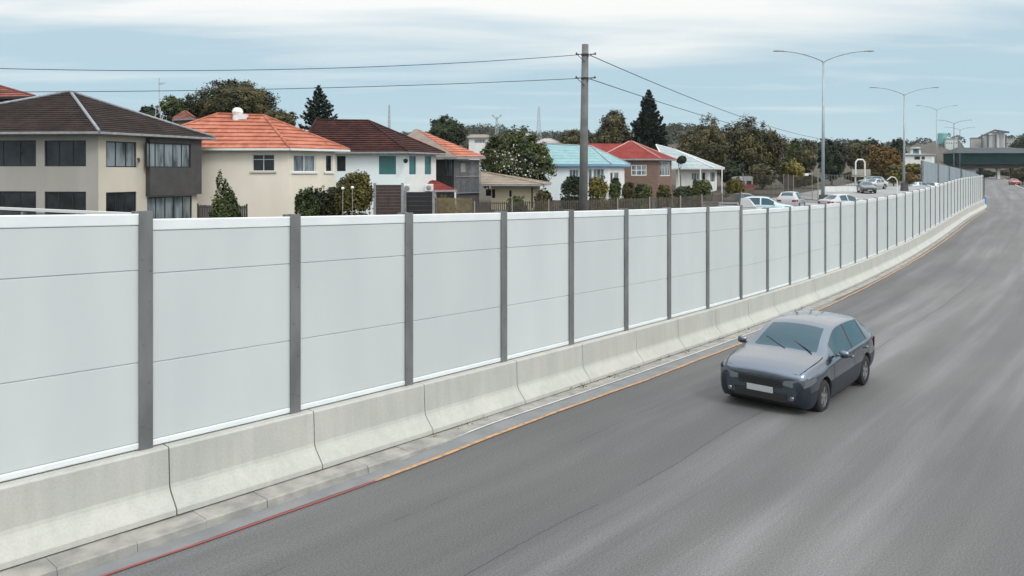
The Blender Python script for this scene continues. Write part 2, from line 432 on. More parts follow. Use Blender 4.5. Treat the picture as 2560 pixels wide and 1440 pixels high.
# ------------------------------------------------------------------ the white noise wall: one thing, posts and panels its parts
def panel_material():
    m = bpy.data.materials.new("white_panel"); m.use_nodes = True
    t = m.node_tree; b = t.nodes["Principled BSDF"]; b.inputs["Roughness"].default_value = 0.42
    g_ = t.nodes.new("ShaderNodeNewGeometry"); mp_ = t.nodes.new("ShaderNodeMapping"); mp_.inputs[3].default_value = (1, 1, 0.25)
    t.links.new(g_.outputs["Position"], mp_.inputs[0])
    n = t.nodes.new("ShaderNodeTexNoise"); n.inputs["Scale"].default_value = 1.1; n.inputs["Detail"].default_value = 5
    t.links.new(mp_.outputs[0], n.inputs[0])
    r = t.nodes.new("ShaderNodeValToRGB"); e = r.color_ramp.elements
    e[0].position = 0.3; e[0].color = (0.445, 0.478, 0.485, 1); e[1].position = 0.7; e[1].color = (0.495, 0.522, 0.526, 1)
    oi = t.nodes.new("ShaderNodeObjectInfo"); mr = t.nodes.new("ShaderNodeMath"); mr.operation = 'MULTIPLY_ADD'; mr.inputs[1].default_value = 0.075; mr.inputs[2].default_value = 0.955
    hs = t.nodes.new("ShaderNodeHueSaturation"); t.links.new(oi.outputs["Random"], mr.inputs[0]); t.links.new(mr.outputs[0], hs.inputs["Value"])
    t.links.new(n.outputs[0], r.inputs[0]); t.links.new(r.outputs[0], hs.inputs["Color"]); t.links.new(hs.outputs[0], b.inputs["Base Color"])
    n2 = t.nodes.new("ShaderNodeTexNoise"); n2.inputs["Scale"].default_value = 0.9; n2.inputs["Detail"].default_value = 2
    t.links.new(g_.outputs["Position"], n2.inputs[0])
    bp = t.nodes.new("ShaderNodeBump"); bp.inputs["Strength"].default_value = 0.12; bp.inputs["Distance"].default_value = 0.05
    t.links.new(n2.outputs[0], bp.inputs["Height"]); t.links.new(bp.outputs[0], b.inputs["Normal"])
    return m
M_panel = panel_material()
M_cap = mat("white_cap", (0.58, 0.62, 0.63), 0.35, (0.64, 0.67, 0.675), 2.0)
M_post = mat("grey_post_steel", (0.115, 0.119, 0.122), 0.6, (0.17, 0.174, 0.177), 2.5, metal=0.2, bump=0.15, bscale=30, stretch=(1, 1, 0.4))
K0, K1 = -5, 44
p0, _, _, d0 = wall_pt(0)
wall = thing("noise_wall", (p0.x, p0.y, base_z(d0)), "long curving white panel noise wall with grey steel posts standing on concrete barriers", "noise wall")
BH = 0.84
def bay_top(k):
    h = 2.97 if k < 8 else 2.83
    if k < 0: h += 0.07
    return h
for k in range(K0, K1 + 1):
    p, t, nn, d = wall_pt(ST(k)); zb = base_z(d) + BH
    top = max(bay_top(k), bay_top(k - 1)) + 0.035
    pm = MB(); hw, fl = 0.088, 0.014
    def bx(a0, a1, n0, n1):
        q = [p + t * a + nn * n for a, n in ((a0, n0), (a0, n1), (a1, n1), (a1, n0))]
        pm.hexa([Vector((v.x, v.y, zb - 0.01)) for v in q], [Vector((v.x, v.y, zb + top)) for v in q])
    bx(-hw, hw, 0.055, 0.055 + fl); bx(-hw, hw, -0.085, -0.085 + fl); bx(-0.008, 0.008, -0.071, 0.055)
    bx(-hw - 0.03, hw + 0.03, -0.1, -0.099)
    if k < 6:
        for zz, aa in ((0.25, 0.05), (0.3, -0.05), (0.85, 0.045), (1.35, -0.03), (1.9, 0.05), (2.3, 0.06), (2.45, -0.05)):
            c = p + t * aa + nn * (0.069 + 0.004); pm.box((c.x, c.y, zb + zz), 0.018, 0.012, 0.018, math.atan2(t.y, t.x))
    po = pm.build("post", M_post, wall, origin=(p.x, p.y, zb), bevel=0.004 if k < 8 else 0)
    if k == K1: break
    # panel bay between this post and the next
    p2, t2, nn2, d2 = wall_pt(ST(k + 1)); zb2 = base_z(d2) + BH; H = bay_top(k)
    tt = (p2 - p).normalized(); nb = Vector((tt.y, -tt.x, 0)); a = p + tt * 0.010; b = p2 - tt * 0.010
    def slab(m, z0, z1, n0, n1):
        q = [a + nb * n0, a + nb * n1, b + nb * n1, b + nb * n0]
        za = (zb, zb, zb2, zb2)
        m.hexa([Vector((v.x, v.y, z + z0)) for v, z in zip(q, za)], [Vector((v.x, v.y, z + z1)) for v, z in zip(q, za)])
    org = (p + p2) / 2; org.z = (zb + zb2) / 2
    bm_ = MB(); sc_ = H / 2.97
    for z0_, z1_ in ((0.105, 1.10 * sc_ - 0.008), (1.10 * sc_ + 0.008, 2.26 * sc_ - 0.008), (2.26 * sc_ + 0.008, H - 0.152)):
        slab(bm_, z0_, z1_, -0.05, 0.04)
    slab(bm_, 0.105, H - 0.155, -0.045, 0.028)
    pan = bm_.build("panel", M_panel, wall, origin=org, bevel=0.003 if k < 8 else 0)
    cm = MB(); slab(cm, H - 0.146, H, -0.06, 0.049); cm.build("cap", M_cap, pan, origin=org, bevel=0.012 if k < 10 else 0)
    tm = MB(); slab(tm, 0.012, 0.10, -0.06, 0.049); tm.build("bottom_trim", M_cap, pan, origin=org, bevel=0.02 if k < 10 else 0)

# ------------------------------------------------------------------ concrete crash barrier, one segment per bay
def barrier_material():
    m = bpy.data.materials.new("barrier_concrete"); m.use_nodes = True
    t = m.node_tree; b = t.nodes["Principled BSDF"]; b.inputs["Roughness"].default_value = 0.88; b.inputs["Specular IOR Level"].default_value = 0.3
    g_ = t.nodes.new("ShaderNodeNewGeometry")
    def noise(scale, sz, detail, lo, hi, c0, c1, rough=0.55):
        mp_ = t.nodes.new("ShaderNodeMapping"); mp_.inputs[3].default_value = (1, 1, sz); t.links.new(g_.outputs["Position"], mp_.inputs[0])
        n = t.nodes.new("ShaderNodeTexNoise"); n.inputs["Scale"].default_value = scale; n.inputs["Detail"].default_value = detail; n.inputs["Roughness"].default_value = rough
        t.links.new(mp_.outputs[0], n.inputs[0])
        r = t.nodes.new("ShaderNodeValToRGB"); e = r.color_ramp.elements
        e[0].position = lo; e[0].color = (*c0, 1); e[1].position = hi; e[1].color = (*c1, 1)
        t.links.new(n.outputs[0], r.inputs[0]); return r.outputs[0], n.outputs[0]
    def mul(f, a, c):
        n = t.nodes.new("ShaderNodeMix"); n.data_type = 'RGBA'; n.blend_type = 'MULTIPLY'; n.inputs[0].default_value = f
        t.links.new(a, n.inputs[6]); t.links.new(c, n.inputs[7]); return n.outputs[2]
    c1, _ = noise(1.1, 0.6, 6, 0.3, 0.72, (0.345, 0.352, 0.325), (0.41, 0.41, 0.38))
    c2, _ = noise(7.0, 0.06, 5, 0.35, 0.65, (0.94, 0.94, 0.93), (1.03, 1.03, 1.03))
    c3, f3 = noise(34, 1, 4, 0.3, 0.6, (0.93, 0.93, 0.93), (1.03, 1.03, 1.03))
    col = mul(0.9, mul(0.9, c1, c2), c3)
    t.links.new(col, b.inputs["Base Color"])
    bp = t.nodes.new("ShaderNodeBump"); bp.inputs["Strength"].default_value = 0.2; bp.inputs["Distance"].default_value = 0.01
    t.links.new(f3, bp.inputs["Height"]); t.links.new(bp.outputs[0], b.inputs["Normal"])
    return m
M_bar = barrier_material()
ORD = ["", "first", "second", "third", "fourth", "fifth", "sixth", "seventh", "eighth", "ninth", "tenth", "eleventh", "twelfth", "thirteenth", "fourteenth", "fifteenth", "sixteenth", "seventeenth", "eighteenth", "nineteenth", "twentieth"]
def ordinal(n):
    if n <= 20: return ORD[n]
    tens = {2: "twent", 3: "thirt", 4: "fort"}[n // 10]
    return tens + "ieth" if n % 10 == 0 else tens + "y-" + ORD[n % 10]
PROF = [(-0.22, 0.016), (-0.20, 0.09), (-0.15, BH - 0.02), (-0.13, BH), (0.165, BH), (0.185, BH - 0.02), (0.205, 0.36), (0.22, 0.31), (0.245, 0.27), (0.395, 0.10), (0.405, 0.085), (0.41, 0.016)]
M_crack = mat("dark_crack", (0.10, 0.10, 0.09), 0.95)
for k in range(K0, K1):
    s0 = ST(k) + 0.25; s1 = ST(k + 1) + 0.25 - 0.014
    sm = MB(); npf = len(PROF); cuts = np.linspace(s0, s1, 4)
    for i, s in enumerate(cuts):
        p, t, nn, d = wall_pt(s); z = base_z(d)
        for a, h in PROF: sm.v.append((p.x + nn.x * a, p.y + nn.y * a, z + h))
        if i:
            for j in range(npf):
                o = (i - 1) * npf; j2 = (j + 1) % npf
                sm.f.append((o + j, o + npf + j, o + npf + j2, o + j2))
    sm.f.append(tuple(range(npf))); sm.f.append(tuple(reversed(range(3 * npf, 4 * npf))))
    p, t, nn, d = wall_pt((s0 + s1) / 2)
    o = sm.build("concrete_barrier", M_bar, origin=(p.x, p.y, base_z(d)), bevel=0.006 if k < 8 else 0)
    idx = k + 2
    words = {1: " with a hairline crack", 2: " beside the raised kerb", 4: " with a bent crack", 8: " behind the passing car"}
    if idx <= 0:
        tag(o, "concrete crash barrier segment at the near end, before the first grey post in view", "crash barrier", "concrete barrier segments under the white wall")
    else:
        tag(o, "crash barrier segment%s, under the %s white bay from the near end" % (words.get(idx, ""), ordinal(idx)), "crash barrier", "concrete barrier segments under the white wall")

# ------------------------------------------------------------------ houses
def wall_uv(p0, p1, px, py):               # pixel -> (u along the wall, world z) on the vertical plane p0 p1
    k = (px - CX) / F
    dx, dy = p1.x - p0.x, p1.y - p0.y
    u = (k * p0.y - p0.x) / (dx - k * dy); L = math.hypot(dx, dy)
    d = p0.y + dy * u
    return u * L, Z0 - (py - HY) / F * d
def wall_face(mb, p0, p1, z0, z1, opens, depth=0.14):
    L = math.hypot(p1.x - p0.x, p1.y - p0.y); t = Vector(((p1.x - p0.x) / L, (p1.y - p0.y) / L, 0)); n = Vector((t.y, -t.x, 0))
    us = sorted({0.0, L} | {min(L, max(0, q)) for o in opens for q in o[:2]}); vs = sorted({z0, z1} | {min(z1, max(z0, q)) for o in opens for q in o[2:4]})
    P = lambda u, z, i=0.0: Vector((p0.x, p0.y, 0)) + t * u - n * i + Vector((0, 0, z))
    for i in range(len(us) - 1):
        for j in range(len(vs) - 1):
            cu_, cv_ = (us[i] + us[i + 1]) / 2, (vs[j] + vs[j + 1]) / 2
            if any(o[0] < cu_ < o[1] and o[2] < cv_ < o[3] for o in opens): continue
            mb.quad(P(us[i], vs[j]), P(us[i + 1], vs[j]), P(us[i + 1], vs[j + 1]), P(us[i], vs[j + 1]))
    for o in opens:
        u0, u1, v0, v1 = o[:4]
        for a, b_ in (((u0, v0), (u1, v0)), ((u1, v0), (u1, v1)), ((u1, v1), (u0, v1)), ((u0, v1), (u0, v0))):
            mb.quad(P(*a), P(*a, depth), P(*b_, depth), P(*b_))
    return P, t, n
def course_plane(mb, p0, p1, q0, q1, ncrs, lift=0.035):    # tiled slope from eave p0-p1 to ridge q0-q1
    nrm = (p1 - p0).cross((q0 + q1) / 2 - p0).normalized()
    if nrm.z < 0: nrm = -nrm
    for k in range(ncrs):
        a, b_ = k / ncrs, (k + 1) / ncrs
        A0, A1 = lerp(p0, q0, a) + nrm * lift, lerp(p1, q1, a) + nrm * lift
        B0, B1 = lerp(p0, q0, b_), lerp(p1, q1, b_)
        mb.quad(A0, A1, B1, B0)
        mb.quad(lerp(p0, q0, a), lerp(p1, q1, a), A1, A0)
def tile_material(name, c0, c1, c2):
    if name in MATS: return MATS[name]
    m = bpy.data.materials.new(name); m.use_nodes = True; t = m.node_tree; b = t.nodes["Principled BSDF"]; b.inputs["Roughness"].default_value = 0.9; b.inputs["Specular IOR Level"].default_value = 0.15
    g_ = t.nodes.new("ShaderNodeNewGeometry")
    n = t.nodes.new("ShaderNodeTexNoise"); n.inputs["Scale"].default_value = 0.8; n.inputs["Detail"].default_value = 6; t.links.new(g_.outputs["Position"], n.inputs[0])
    v = t.nodes.new("ShaderNodeTexVoronoi"); v.inputs["Scale"].default_value = 3.2; t.links.new(g_.outputs["Position"], v.inputs["Vector"])
    ad = t.nodes.new("ShaderNodeMath"); ad.operation = 'MULTIPLY_ADD'; ad.inputs[1].default_value = 0.35; t.links.new(v.outputs["Color"], ad.inputs[0]); 
    mu = t.nodes.new("ShaderNodeMath"); mu.operation = 'MULTIPLY'; mu.inputs[1].default_value = 0.8; t.links.new(n.outputs[0], mu.inputs[0]); t.links.new(mu.outputs[0], ad.inputs[2])
    r = t.nodes.new("ShaderNodeValToRGB"); e = r.color_ramp.elements; e[0].position = 0.3; e[0].color = (*c0, 1); e[1].position = 0.85; e[1].color = (*c2, 1)
    x = e.new(0.58); x.color = (*c1, 1)
    t.links.new(ad.outputs[0], r.inputs[0]); t.links.new(r.outputs[0], b.inputs["Base Color"])
    MATS[name] = m; return m
M_glass = mat("dark_window_glass", (0.008, 0.010, 0.012), 0.05, (0.03, 0.036, 0.04), 0.9, spec=0.35)
M_glassL = mat("curtained_window_glass", (0.20, 0.24, 0.26), 0.12, (0.03, 0.038, 0.043), 1.5, stretch=(1.6, 1.6, 0.35), lo=0.40, hi=0.66, spec=0.4)
M_teal = mat("teal_blind_glass", (0.035, 0.14, 0.145), 0.25, (0.045, 0.16, 0.165), 1.0, spec=0.7)
M_black = mat("black_frame", (0.012, 0.012, 0.013), 0.5)
M_wfr = mat("white_frame", (0.62, 0.63, 0.62), 0.5)
M_grey = mat("grey_zinc", (0.22, 0.23, 0.24), 0.5, (0.32, 0.33, 0.33), 4, metal=0.3)
M_dark = mat("dark_cladding", (0.04, 0.038, 0.038), 0.7, (0.055, 0.052, 0.052), 2)
def window(P, o, house_, frame_m, pane_m, mull=2, depth=0.14, trans=0, sill=None, fw=0.06):
    u0, u1, v0, v1 = o[:4]; fm = MB(); i0, i1 = 0.05, 0.11
    def bar(a0, a1, b0, b1, e0=i0, e1=i1):
        fm.hexa([P(a0, b0, e0), P(a1, b0, e0), P(a1, b0, e1), P(a0, b0, e1)], [P(a0, b1, e0), P(a1, b1, e0), P(a1, b1, e1), P(a0, b1, e1)])
    bar(u0, u0 + fw, v0, v1); bar(u1 - fw, u1, v0, v1); bar(u0 + fw, u1 - fw, v0, v0 + fw); bar(u0 + fw, u1 - fw, v1 - fw, v1)
    for k in range(1, mull + 1):
        c = lerp(u0, u1, k / (mull + 1)); bar(c - fw * 0.45, c + fw * 0.45, v0 + fw, v1 - fw, i0 + 0.01, i1 - 0.005)
    if trans:
        c = lerp(v0, v1, trans); bar(u0 + fw, u1 - fw, c - fw * 0.4, c + fw * 0.4, i0 + 0.015, i1 - 0.01)
    org = P((u0 + u1) / 2, v0)
    w = fm.build("window", frame_m, house_, origin=org)
    pm = MB(); pm.hexa([P(u0 + .01, v0 + .01, .085), P(u1 - .01, v0 + .01, .085), P(u1 - .01, v0 + .01, .1), P(u0 + .01, v0 + .01, .1)], [P(u0 + .01, v1 - .01, .085), P(u1 - .01, v1 - .01, .085), P(u1 - .01, v1 - .01, .1), P(u0 + .01, v1 - .01, .1)])
    pm.build("pane", pane_m, w, origin=org)
    if sill:
        s_ = MB(); s_.hexa([P(u0 - .12, v0 - .1, -.09), P(u1 + .12, v0 - .1, -.09), P(u1 + .12, v0 - .1, .04), P(u0 - .12, v0 - .1, .04)], [P(u0 - .12, v0 - .003, -.09), P(u1 + .12, v0 - .003, -.09), P(u1 + .12, v0 - .003, .04), P(u0 - .12, v0 - .003, .04)])
        s_.build("sill", sill, w, origin=org)
    return w
def house(label, A, B, Cc, eave, wall_m, roof_m, r0, r1, over=0.55, crs=10, front=(), side=(), cap_m=None, gutter_m=None, lift=0.035, name="house", soffit_m=None, side_wall_m=None, fascia=0.16):
    """A left end, B near corner, Cc right end as (pixel x, depth); eave: world z; r0, r1 ridge ends (pixel x, pixel y, depth)."""
    v = lambda q: Vector((gx(q[0], q[1]), q[1], 0))
    a, b, c = v(A), v(B), v(Cc); d_ = a + c - b
    zg = min(ground_z(q.x, q.y) for q in (a, b, c, d_)) - 0.2
    root = thing(name, (b.x, b.y, zg), label, "house")
    wm = MB(); res = {}
    conv = lambda p0_, p1_, ops: [(*[x for x in _rect(p0_, p1_, o)], *o[4:]) for o in ops]
    def _rect(p0_, p1_, o):
        u0, zt = wall_uv(p0_, p1_, o[0], o[1]); u1, _ = wall_uv(p0_, p1_, o[2], o[1]); um = (o[0] + o[2]) / 2
        _, zt = wall_uv(p0_, p1_, um, o[1]); _, zb_ = wall_uv(p0_, p1_, um, o[3])
        L = (p1_ - p0_).length
        return (max(0.05, u0), min(L - 0.05, u1), zb_, min(zt, eave - 0.08))
    fo, so_ = conv(a, b, front), conv(b, c, side)
    Pf, tf, nf = wall_face(wm, a, b, zg, eave, fo)
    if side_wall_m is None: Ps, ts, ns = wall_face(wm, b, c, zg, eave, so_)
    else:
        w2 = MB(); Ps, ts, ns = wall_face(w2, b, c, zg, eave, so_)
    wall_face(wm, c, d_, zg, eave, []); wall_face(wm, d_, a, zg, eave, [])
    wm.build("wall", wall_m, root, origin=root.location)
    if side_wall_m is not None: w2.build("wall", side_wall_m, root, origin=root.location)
    for P_, lst in ((Pf, fo), (Ps, so_)):
        for o in lst: window(P_, o, root, *o[4:6], **(o[6] if len(o) > 6 else {}))
    e1 = (b - a).normalized(); e2 = (c - b).normalized(); Z = Vector((0, 0, eave))
    a_, b_, c_, dd = a - e1 * over - e2 * over + Z, b + e1 * over - e2 * over + Z, c + e1 * over + e2 * over + Z, d_ - e1 * over + e2 * over + Z
    R0, R1 = at(*r0), at(*r1); up = Vector((0, 0, fascia))
    rm = MB(); E = [a_, b_, c_, dd]; T = [q + up for q in E]
    for q0, q1, s0_, s1_ in ((T[0], T[1], R0, R1), (T[1], T[2], R1, R1), (T[2], T[3], R1, R0), (T[3], T[0], R0, R0)): course_plane(rm, q0, q1, s0_, s1_, crs, lift)
    ro = rm.build("roof", roof_m, root, origin=root.location)
    fm = MB()
    for k in range(4): fm.quad(E[k], E[(k + 1) % 4], T[(k + 1) % 4], T[k])
    fm.quad(*reversed(E)); fm.build("eaves", soffit_m or M_grey, ro, origin=root.location)
    cm = MB(); rr = 0.09
    for q0, q1 in ((T[0], R0), (T[1], R1), (T[2], R1), (T[3], R0), (R0, R1)):
        if (q1 - q0).length > 0.3: cm.tube([lerp(q0, q1, t_) + Vector((0, 0, 0.03)) for t_ in (0.0, 0.5, 1.0)], rr, 6)
    cm.build("ridge_cap", cap_m or roof_m, ro, origin=root.location, smooth=True)
    if gutter_m:
        gm = MB()
        for q0, q1 in ((T[0], T[1]), (T[1], T[2])):
            nq = Vector(((q1 - q0).y, -(q1 - q0).x, 0)).normalized() * 0.07
            gm.beam(q0 + nq - Vector((0, 0, .07)), q1 + nq - Vector((0, 0, .07)), 0.11, 0.12)
        gm.build("gutter", gutter_m, ro, origin=root.location)
    return root, (a, b, c, d_), (Pf, Ps), ro, (zg, ns)
M_cream = mat("cream_render", (0.43, 0.40, 0.33), 0.9, (0.49, 0.455, 0.385), 0.7, bump=0.15, bscale=30, stretch=(1, 1, 0.4))
M_greyr = mat("grey_beige_render", (0.27, 0.265, 0.24), 0.9, (0.32, 0.31, 0.285), 0.6, bump=0.15, bscale=30, stretch=(1, 1, 0.4))
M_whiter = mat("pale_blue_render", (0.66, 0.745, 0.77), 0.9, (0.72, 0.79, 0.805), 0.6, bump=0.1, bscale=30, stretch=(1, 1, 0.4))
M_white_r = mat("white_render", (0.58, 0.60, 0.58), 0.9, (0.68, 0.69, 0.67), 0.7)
T_brown = tile_material("brown_tiles", (0.014, 0.0095, 0.009), (0.024, 0.0165, 0.015), (0.041, 0.029, 0.027))
T_orange = tile_material("orange_tiles", (0.23, 0.078, 0.048), (0.34, 0.125, 0.08), (0.42, 0.175, 0.12))
T_darkred = tile_material("dark_red_tiles", (0.022, 0.009, 0.008), (0.037, 0.014, 0.012), (0.065, 0.026, 0.022))
T_red = tile_material("red_tiles", (0.15, 0.026, 0.023), (0.19, 0.036, 0.032), (0.23, 0.052, 0.046))
T_blue = tile_material("pale_blue_sheet", (0.15, 0.265, 0.28), (0.19, 0.31, 0.325), (0.23, 0.35, 0.365))
T_tan = tile_material("tan_shingles", (0.19, 0.155, 0.12), (0.245, 0.205, 0.165), (0.30, 0.26, 0.215))
T_pale = tile_material("pale_grey_sheet", (0.22, 0.275, 0.29), (0.27, 0.32, 0.335), (0.32, 0.365, 0.375))
T_oldred = tile_material("old_red_tiles", (0.13, 0.045, 0.035), (0.20, 0.075, 0.06), (0.26, 0.12, 0.10))

M_cap1 = mat("grey_ridge_metal", (0.16, 0.18, 0.20), 0.5, (0.24, 0.26, 0.28), 5, metal=0.2)
# brown-roofed two-storey house on the left
h1, (a1, b1, c1, d1), (Pf, Ps), ro1, (zg1, ns1) = house("two-storey grey beige house with dark brown pyramid tiled roof and black framed windows", (-330, 41), (246, 40), (493, 46), Z0 + 1.95, M_greyr, T_brown,
    (172, 230, 44), (176, 230, 44), over=0.6, crs=20, lift=0.03, cap_m=M_cap1, gutter_m=M_grey, side_wall_m=M_cream,
    front=[(-120, 351, 90, 416, M_black, M_glass, dict(mull=4)), (111, 351, 215, 416, M_black, M_glass), (-120, 478, 90, 548, M_black, M_glass, dict(mull=4)), (111, 479, 215, 548, M_black, M_glass)],
    side=[(265, 354, 341, 418, M_black, M_glassL), (265, 480, 341, 560, M_black, M_glass), (368, 491, 480, 600, M_black, M_glassL, dict(mull=4))])
u0, _ = wall_uv(b1, c1, 364, 400); u1 = (c1 - b1).length + 0.02
bm_ = MB(); zt = Z0 + 1.95 - 0.02
_, zbt = wall_uv(b1, c1, 430, 487); _, zw0 = wall_uv(b1, c1, 430, 419); _, zw1 = wall_uv(b1, c1, 430, 359)
PB0, PB1 = Ps(u0, 0, -0.35), Ps(u1, 0, -0.35)
ow0, _ = wall_uv(PB0, PB1, 367, 400); ow1, _ = wall_uv(PB0, PB1, 477, 400)
opb = (ow0, ow1, zw0, zw1)
Pb, _, _ = wall_face(bm_, PB0, PB1, zbt, zt, [opb])
bm_.quad(Ps(u0, zbt, -0.35), Ps(u0, zt, -0.35), Ps(u0, zt, -0.003), Ps(u0, zbt, -0.003)); bm_.quad(Ps(u1, zbt, -0.35), Ps(u1, zbt, -0.003), Ps(u1, zt, -0.003), Ps(u1, zt, -0.35))
bm_.quad(Ps(u0, zbt, -0.35), Ps(u0, zbt, -0.003), Ps(u1, zbt, -0.003), Ps(u1, zbt, -0.35))
bm_.build("bay", M_dark, h1, origin=h1.location)
window(Pb, opb, h1, M_black, M_glassL, mull=4)
sc_m = MB(); q = Ps(wall_uv(b1, c1, 347, 402)[0], wall_uv(b1, c1, 347, 402)[1], -0.05)
sc_m.tube([q, q + Vector((0.05, -0.2, 0.05)), q + Vector((0.15, -0.42, 0.08))], [0.05, 0.06, 0.09], 8); sc_m.build("wall_light", M_black, h1, origin=h1.location)

# old red roofed building behind it
house("old building with weathered red tiled roof over a dark open loft, behind the brown roof", (-260, 62), (72, 60), (96, 64), Z0 + 5.75, M_dark, T_oldred, (-200, 196, 62), (-40, 204, 62), over=0.7, crs=8,
    front=[(8, 244, 60, 280, M_wfr, M_glassL, dict(mull=2, trans=0.5))], soffit_m=M_black)
# orange-roofed cream house
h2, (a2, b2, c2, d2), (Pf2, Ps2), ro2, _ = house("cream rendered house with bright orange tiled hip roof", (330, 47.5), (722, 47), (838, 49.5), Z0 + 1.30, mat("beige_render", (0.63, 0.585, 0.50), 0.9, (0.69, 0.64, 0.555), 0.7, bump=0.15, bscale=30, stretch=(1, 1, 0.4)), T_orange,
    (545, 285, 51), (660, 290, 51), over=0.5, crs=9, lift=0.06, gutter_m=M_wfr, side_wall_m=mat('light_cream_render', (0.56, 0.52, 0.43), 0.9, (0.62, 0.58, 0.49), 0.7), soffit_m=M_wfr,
    front=[(631, 386, 686, 428, M_wfr, M_glass, dict(mull=1, trans=0.7, sill=M_cream, fw=0.04))],
    side=[(733, 387, 789, 430, M_wfr, M_glassL, dict(mull=1, sill=M_wfr)), (814, 387, 831, 430, M_wfr, M_glass, dict(mull=0, sill=M_wfr))])
vm = MB(); c_ = at(594, 292, 50.6)
vm.lathe([(0.0, 0.62), (0.16, 0.6), (0.3, 0.5), (0.36, 0.32), (0.3, 0.1), (0.34, -0.3)], c_, n=12)
vm.box(c_ + Vector((0.38, -0.05, -0.2)), 0.55, 0.5, 0.35); vm.build("roof_vent", M_wfr, ro2, origin=h2.location, smooth=False)
# dark red roofed pale house
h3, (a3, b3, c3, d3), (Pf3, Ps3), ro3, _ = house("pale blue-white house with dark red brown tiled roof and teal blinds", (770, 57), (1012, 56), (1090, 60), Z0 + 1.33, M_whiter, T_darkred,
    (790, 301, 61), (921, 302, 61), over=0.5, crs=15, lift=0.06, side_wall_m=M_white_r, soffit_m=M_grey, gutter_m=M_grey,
    front=[(842, 390, 864, 428, M_black, M_glass, dict(mull=0)), (947, 390, 990, 436, M_teal, M_teal, dict(mull=0))],
    side=[(1023, 390, 1040, 436, M_teal, M_teal, dict(mull=0)), (1062, 390, 1078, 436, M_teal, M_teal, dict(mull=0))])
vm = MB(); c_ = at(904, 341, 59.2); vm.lathe([(0.0, 0.22), (0.3, 0.18), (0.42, 0.05), (0.42, -0.15)], c_, n=12)
vm.build("roof_vent", mat("blue_plastic", (0.10, 0.25, 0.48), 0.4), ro3, origin=h3.location)
vm = MB(); c_ = at(1013, 401, 55.7); vm.tube([c_, c_ + Vector((0, -0.25, 0)), c_ + Vector((0.1, -0.4, -0.05))], [0.1, 0.12, 0.18], 8); vm.build("wall_light", M_black, h3, origin=h3.location)
# orange gabled house with dark glazed veranda
v3 = lambda px, d: Vector((gx(px, d), d, 0))
zg = ground_z(gx(1140, 62), 62) - 0.2
h4 = thing("house", (gx(1140, 62), 62, zg), "house with small orange tiled roof, brown gable and dark barred veranda", "house")
Fp, Rp, Lp, Ap = at(1142, 392, 62), at(1214, 392, 66), at(950, 390, 67), at(1040, 322, 68); Bp = Lp + Rp - Fp
rm = MB(); course_plane(rm, Fp, Rp, Ap, Ap, 12, 0.05); course_plane(rm, Rp, Bp, Ap, Ap, 12, 0.05); course_plane(rm, Bp, Lp, Ap, Ap, 12, 0.05)
r4 = rm.build("roof", T_orange, h4, origin=h4.location)
gm = MB(); gm.quad(Lp, Fp, Ap); gm.build("gable", mat("brown_gable_render", (0.19, 0.15, 0.125), 0.9, (0.24, 0.19, 0.16), 1.0), h4, origin=h4.location)
em = MB(); dn = Vector((0, 0, -0.18))
for q0, q1 in ((Lp, Fp), (Fp, Rp), (Rp, Bp), (Bp, Lp)): em.quad(q0 + dn, q1 + dn, q1 - Vector((0, 0, .002)), q0 - Vector((0, 0, .002)))
em.quad(Bp + dn, Rp + dn, Fp + dn, Lp + dn); em.build("eaves", M_grey, r4, origin=h4.location)
wm = MB(); qs = [v3(1088, 64.5), v3(1134, 63), v3(1198, 66.2)]; qs.append(qs[0] + qs[2] - qs[1])
for k in range(4): wall_face(wm, qs[k], qs[(k + 1) % 4], zg, Fp.z - 0.18, [])
wm.build("wall", M_dark, h4, origin=h4.location)
def screen(p0_, p1_, z0_, z1_, nbar, nm, m, w=0.04, off=-0.12):
    L = (p1_ - p0_).length; t_ = (p1_ - p0_) / L; n_ = Vector((t_.y, -t_.x, 0)); k = MB()
    for i in range(nbar + 1):
        c = p0_ + t_ * L * i / nbar - n_ * off; k.box((c.x, c.y, z0_), w, w, z1_ - z0_, math.atan2(t_.y, t_.x))
    for z_ in (z0_ + 0.02, (z0_ + z1_) / 2, z1_ - 0.06):
        k.beam(p0_ - n_ * off * 1.6 + Vector((0, 0, z_)), p1_ - n_ * off * 1.6 + Vector((0, 0, z_)), 0.05, 0.05)
    return k.build(nm, m, h4, origin=h4.location)
zm = at(1160, 447, 64).z
screen(qs[1], qs[2], zm - 1.2, Fp.z - 0.2, 22, "veranda_bars", M_grey)
screen(qs[0], qs[1], zm - 1.2, Fp.z - 0.2, 10, "veranda_bars", M_black)
for px0, px1, py0, py1, m_ in ((1112, 1130, 400, 440, M_glassL), (1150, 1162, 408, 430, M_wfr), (1172, 1190, 402, 445, M_glassL), (1150, 1195, 452, 486, mat("navy_screen", (0.02, 0.03, 0.06), 0.4))):
    P0_, P1_ = (qs[0], qs[1]) if px1 < 1134 else (qs[1], qs[2])
    ua, za = wall_uv(P0_, P1_, px0, py0); ub, _ = wall_uv(P0_, P1_, px1, py0); _, zb_ = wall_uv(P0_, P1_, (px0 + px1) / 2, py1)
    t_ = (P1_ - P0_).normalized(); n_ = Vector((t_.y, -t_.x, 0)); k = MB()
    q0, q1 = P0_ + t_ * ua + n_ * 0.03, P0_ + t_ * ub + n_ * 0.03
    k.beam(q0 + Vector((0, 0, (za + zb_) / 2)), q1 + Vector((0, 0, (za + zb_) / 2)), 0.05, za - zb_); k.build("window", m_, h4, origin=h4.location)
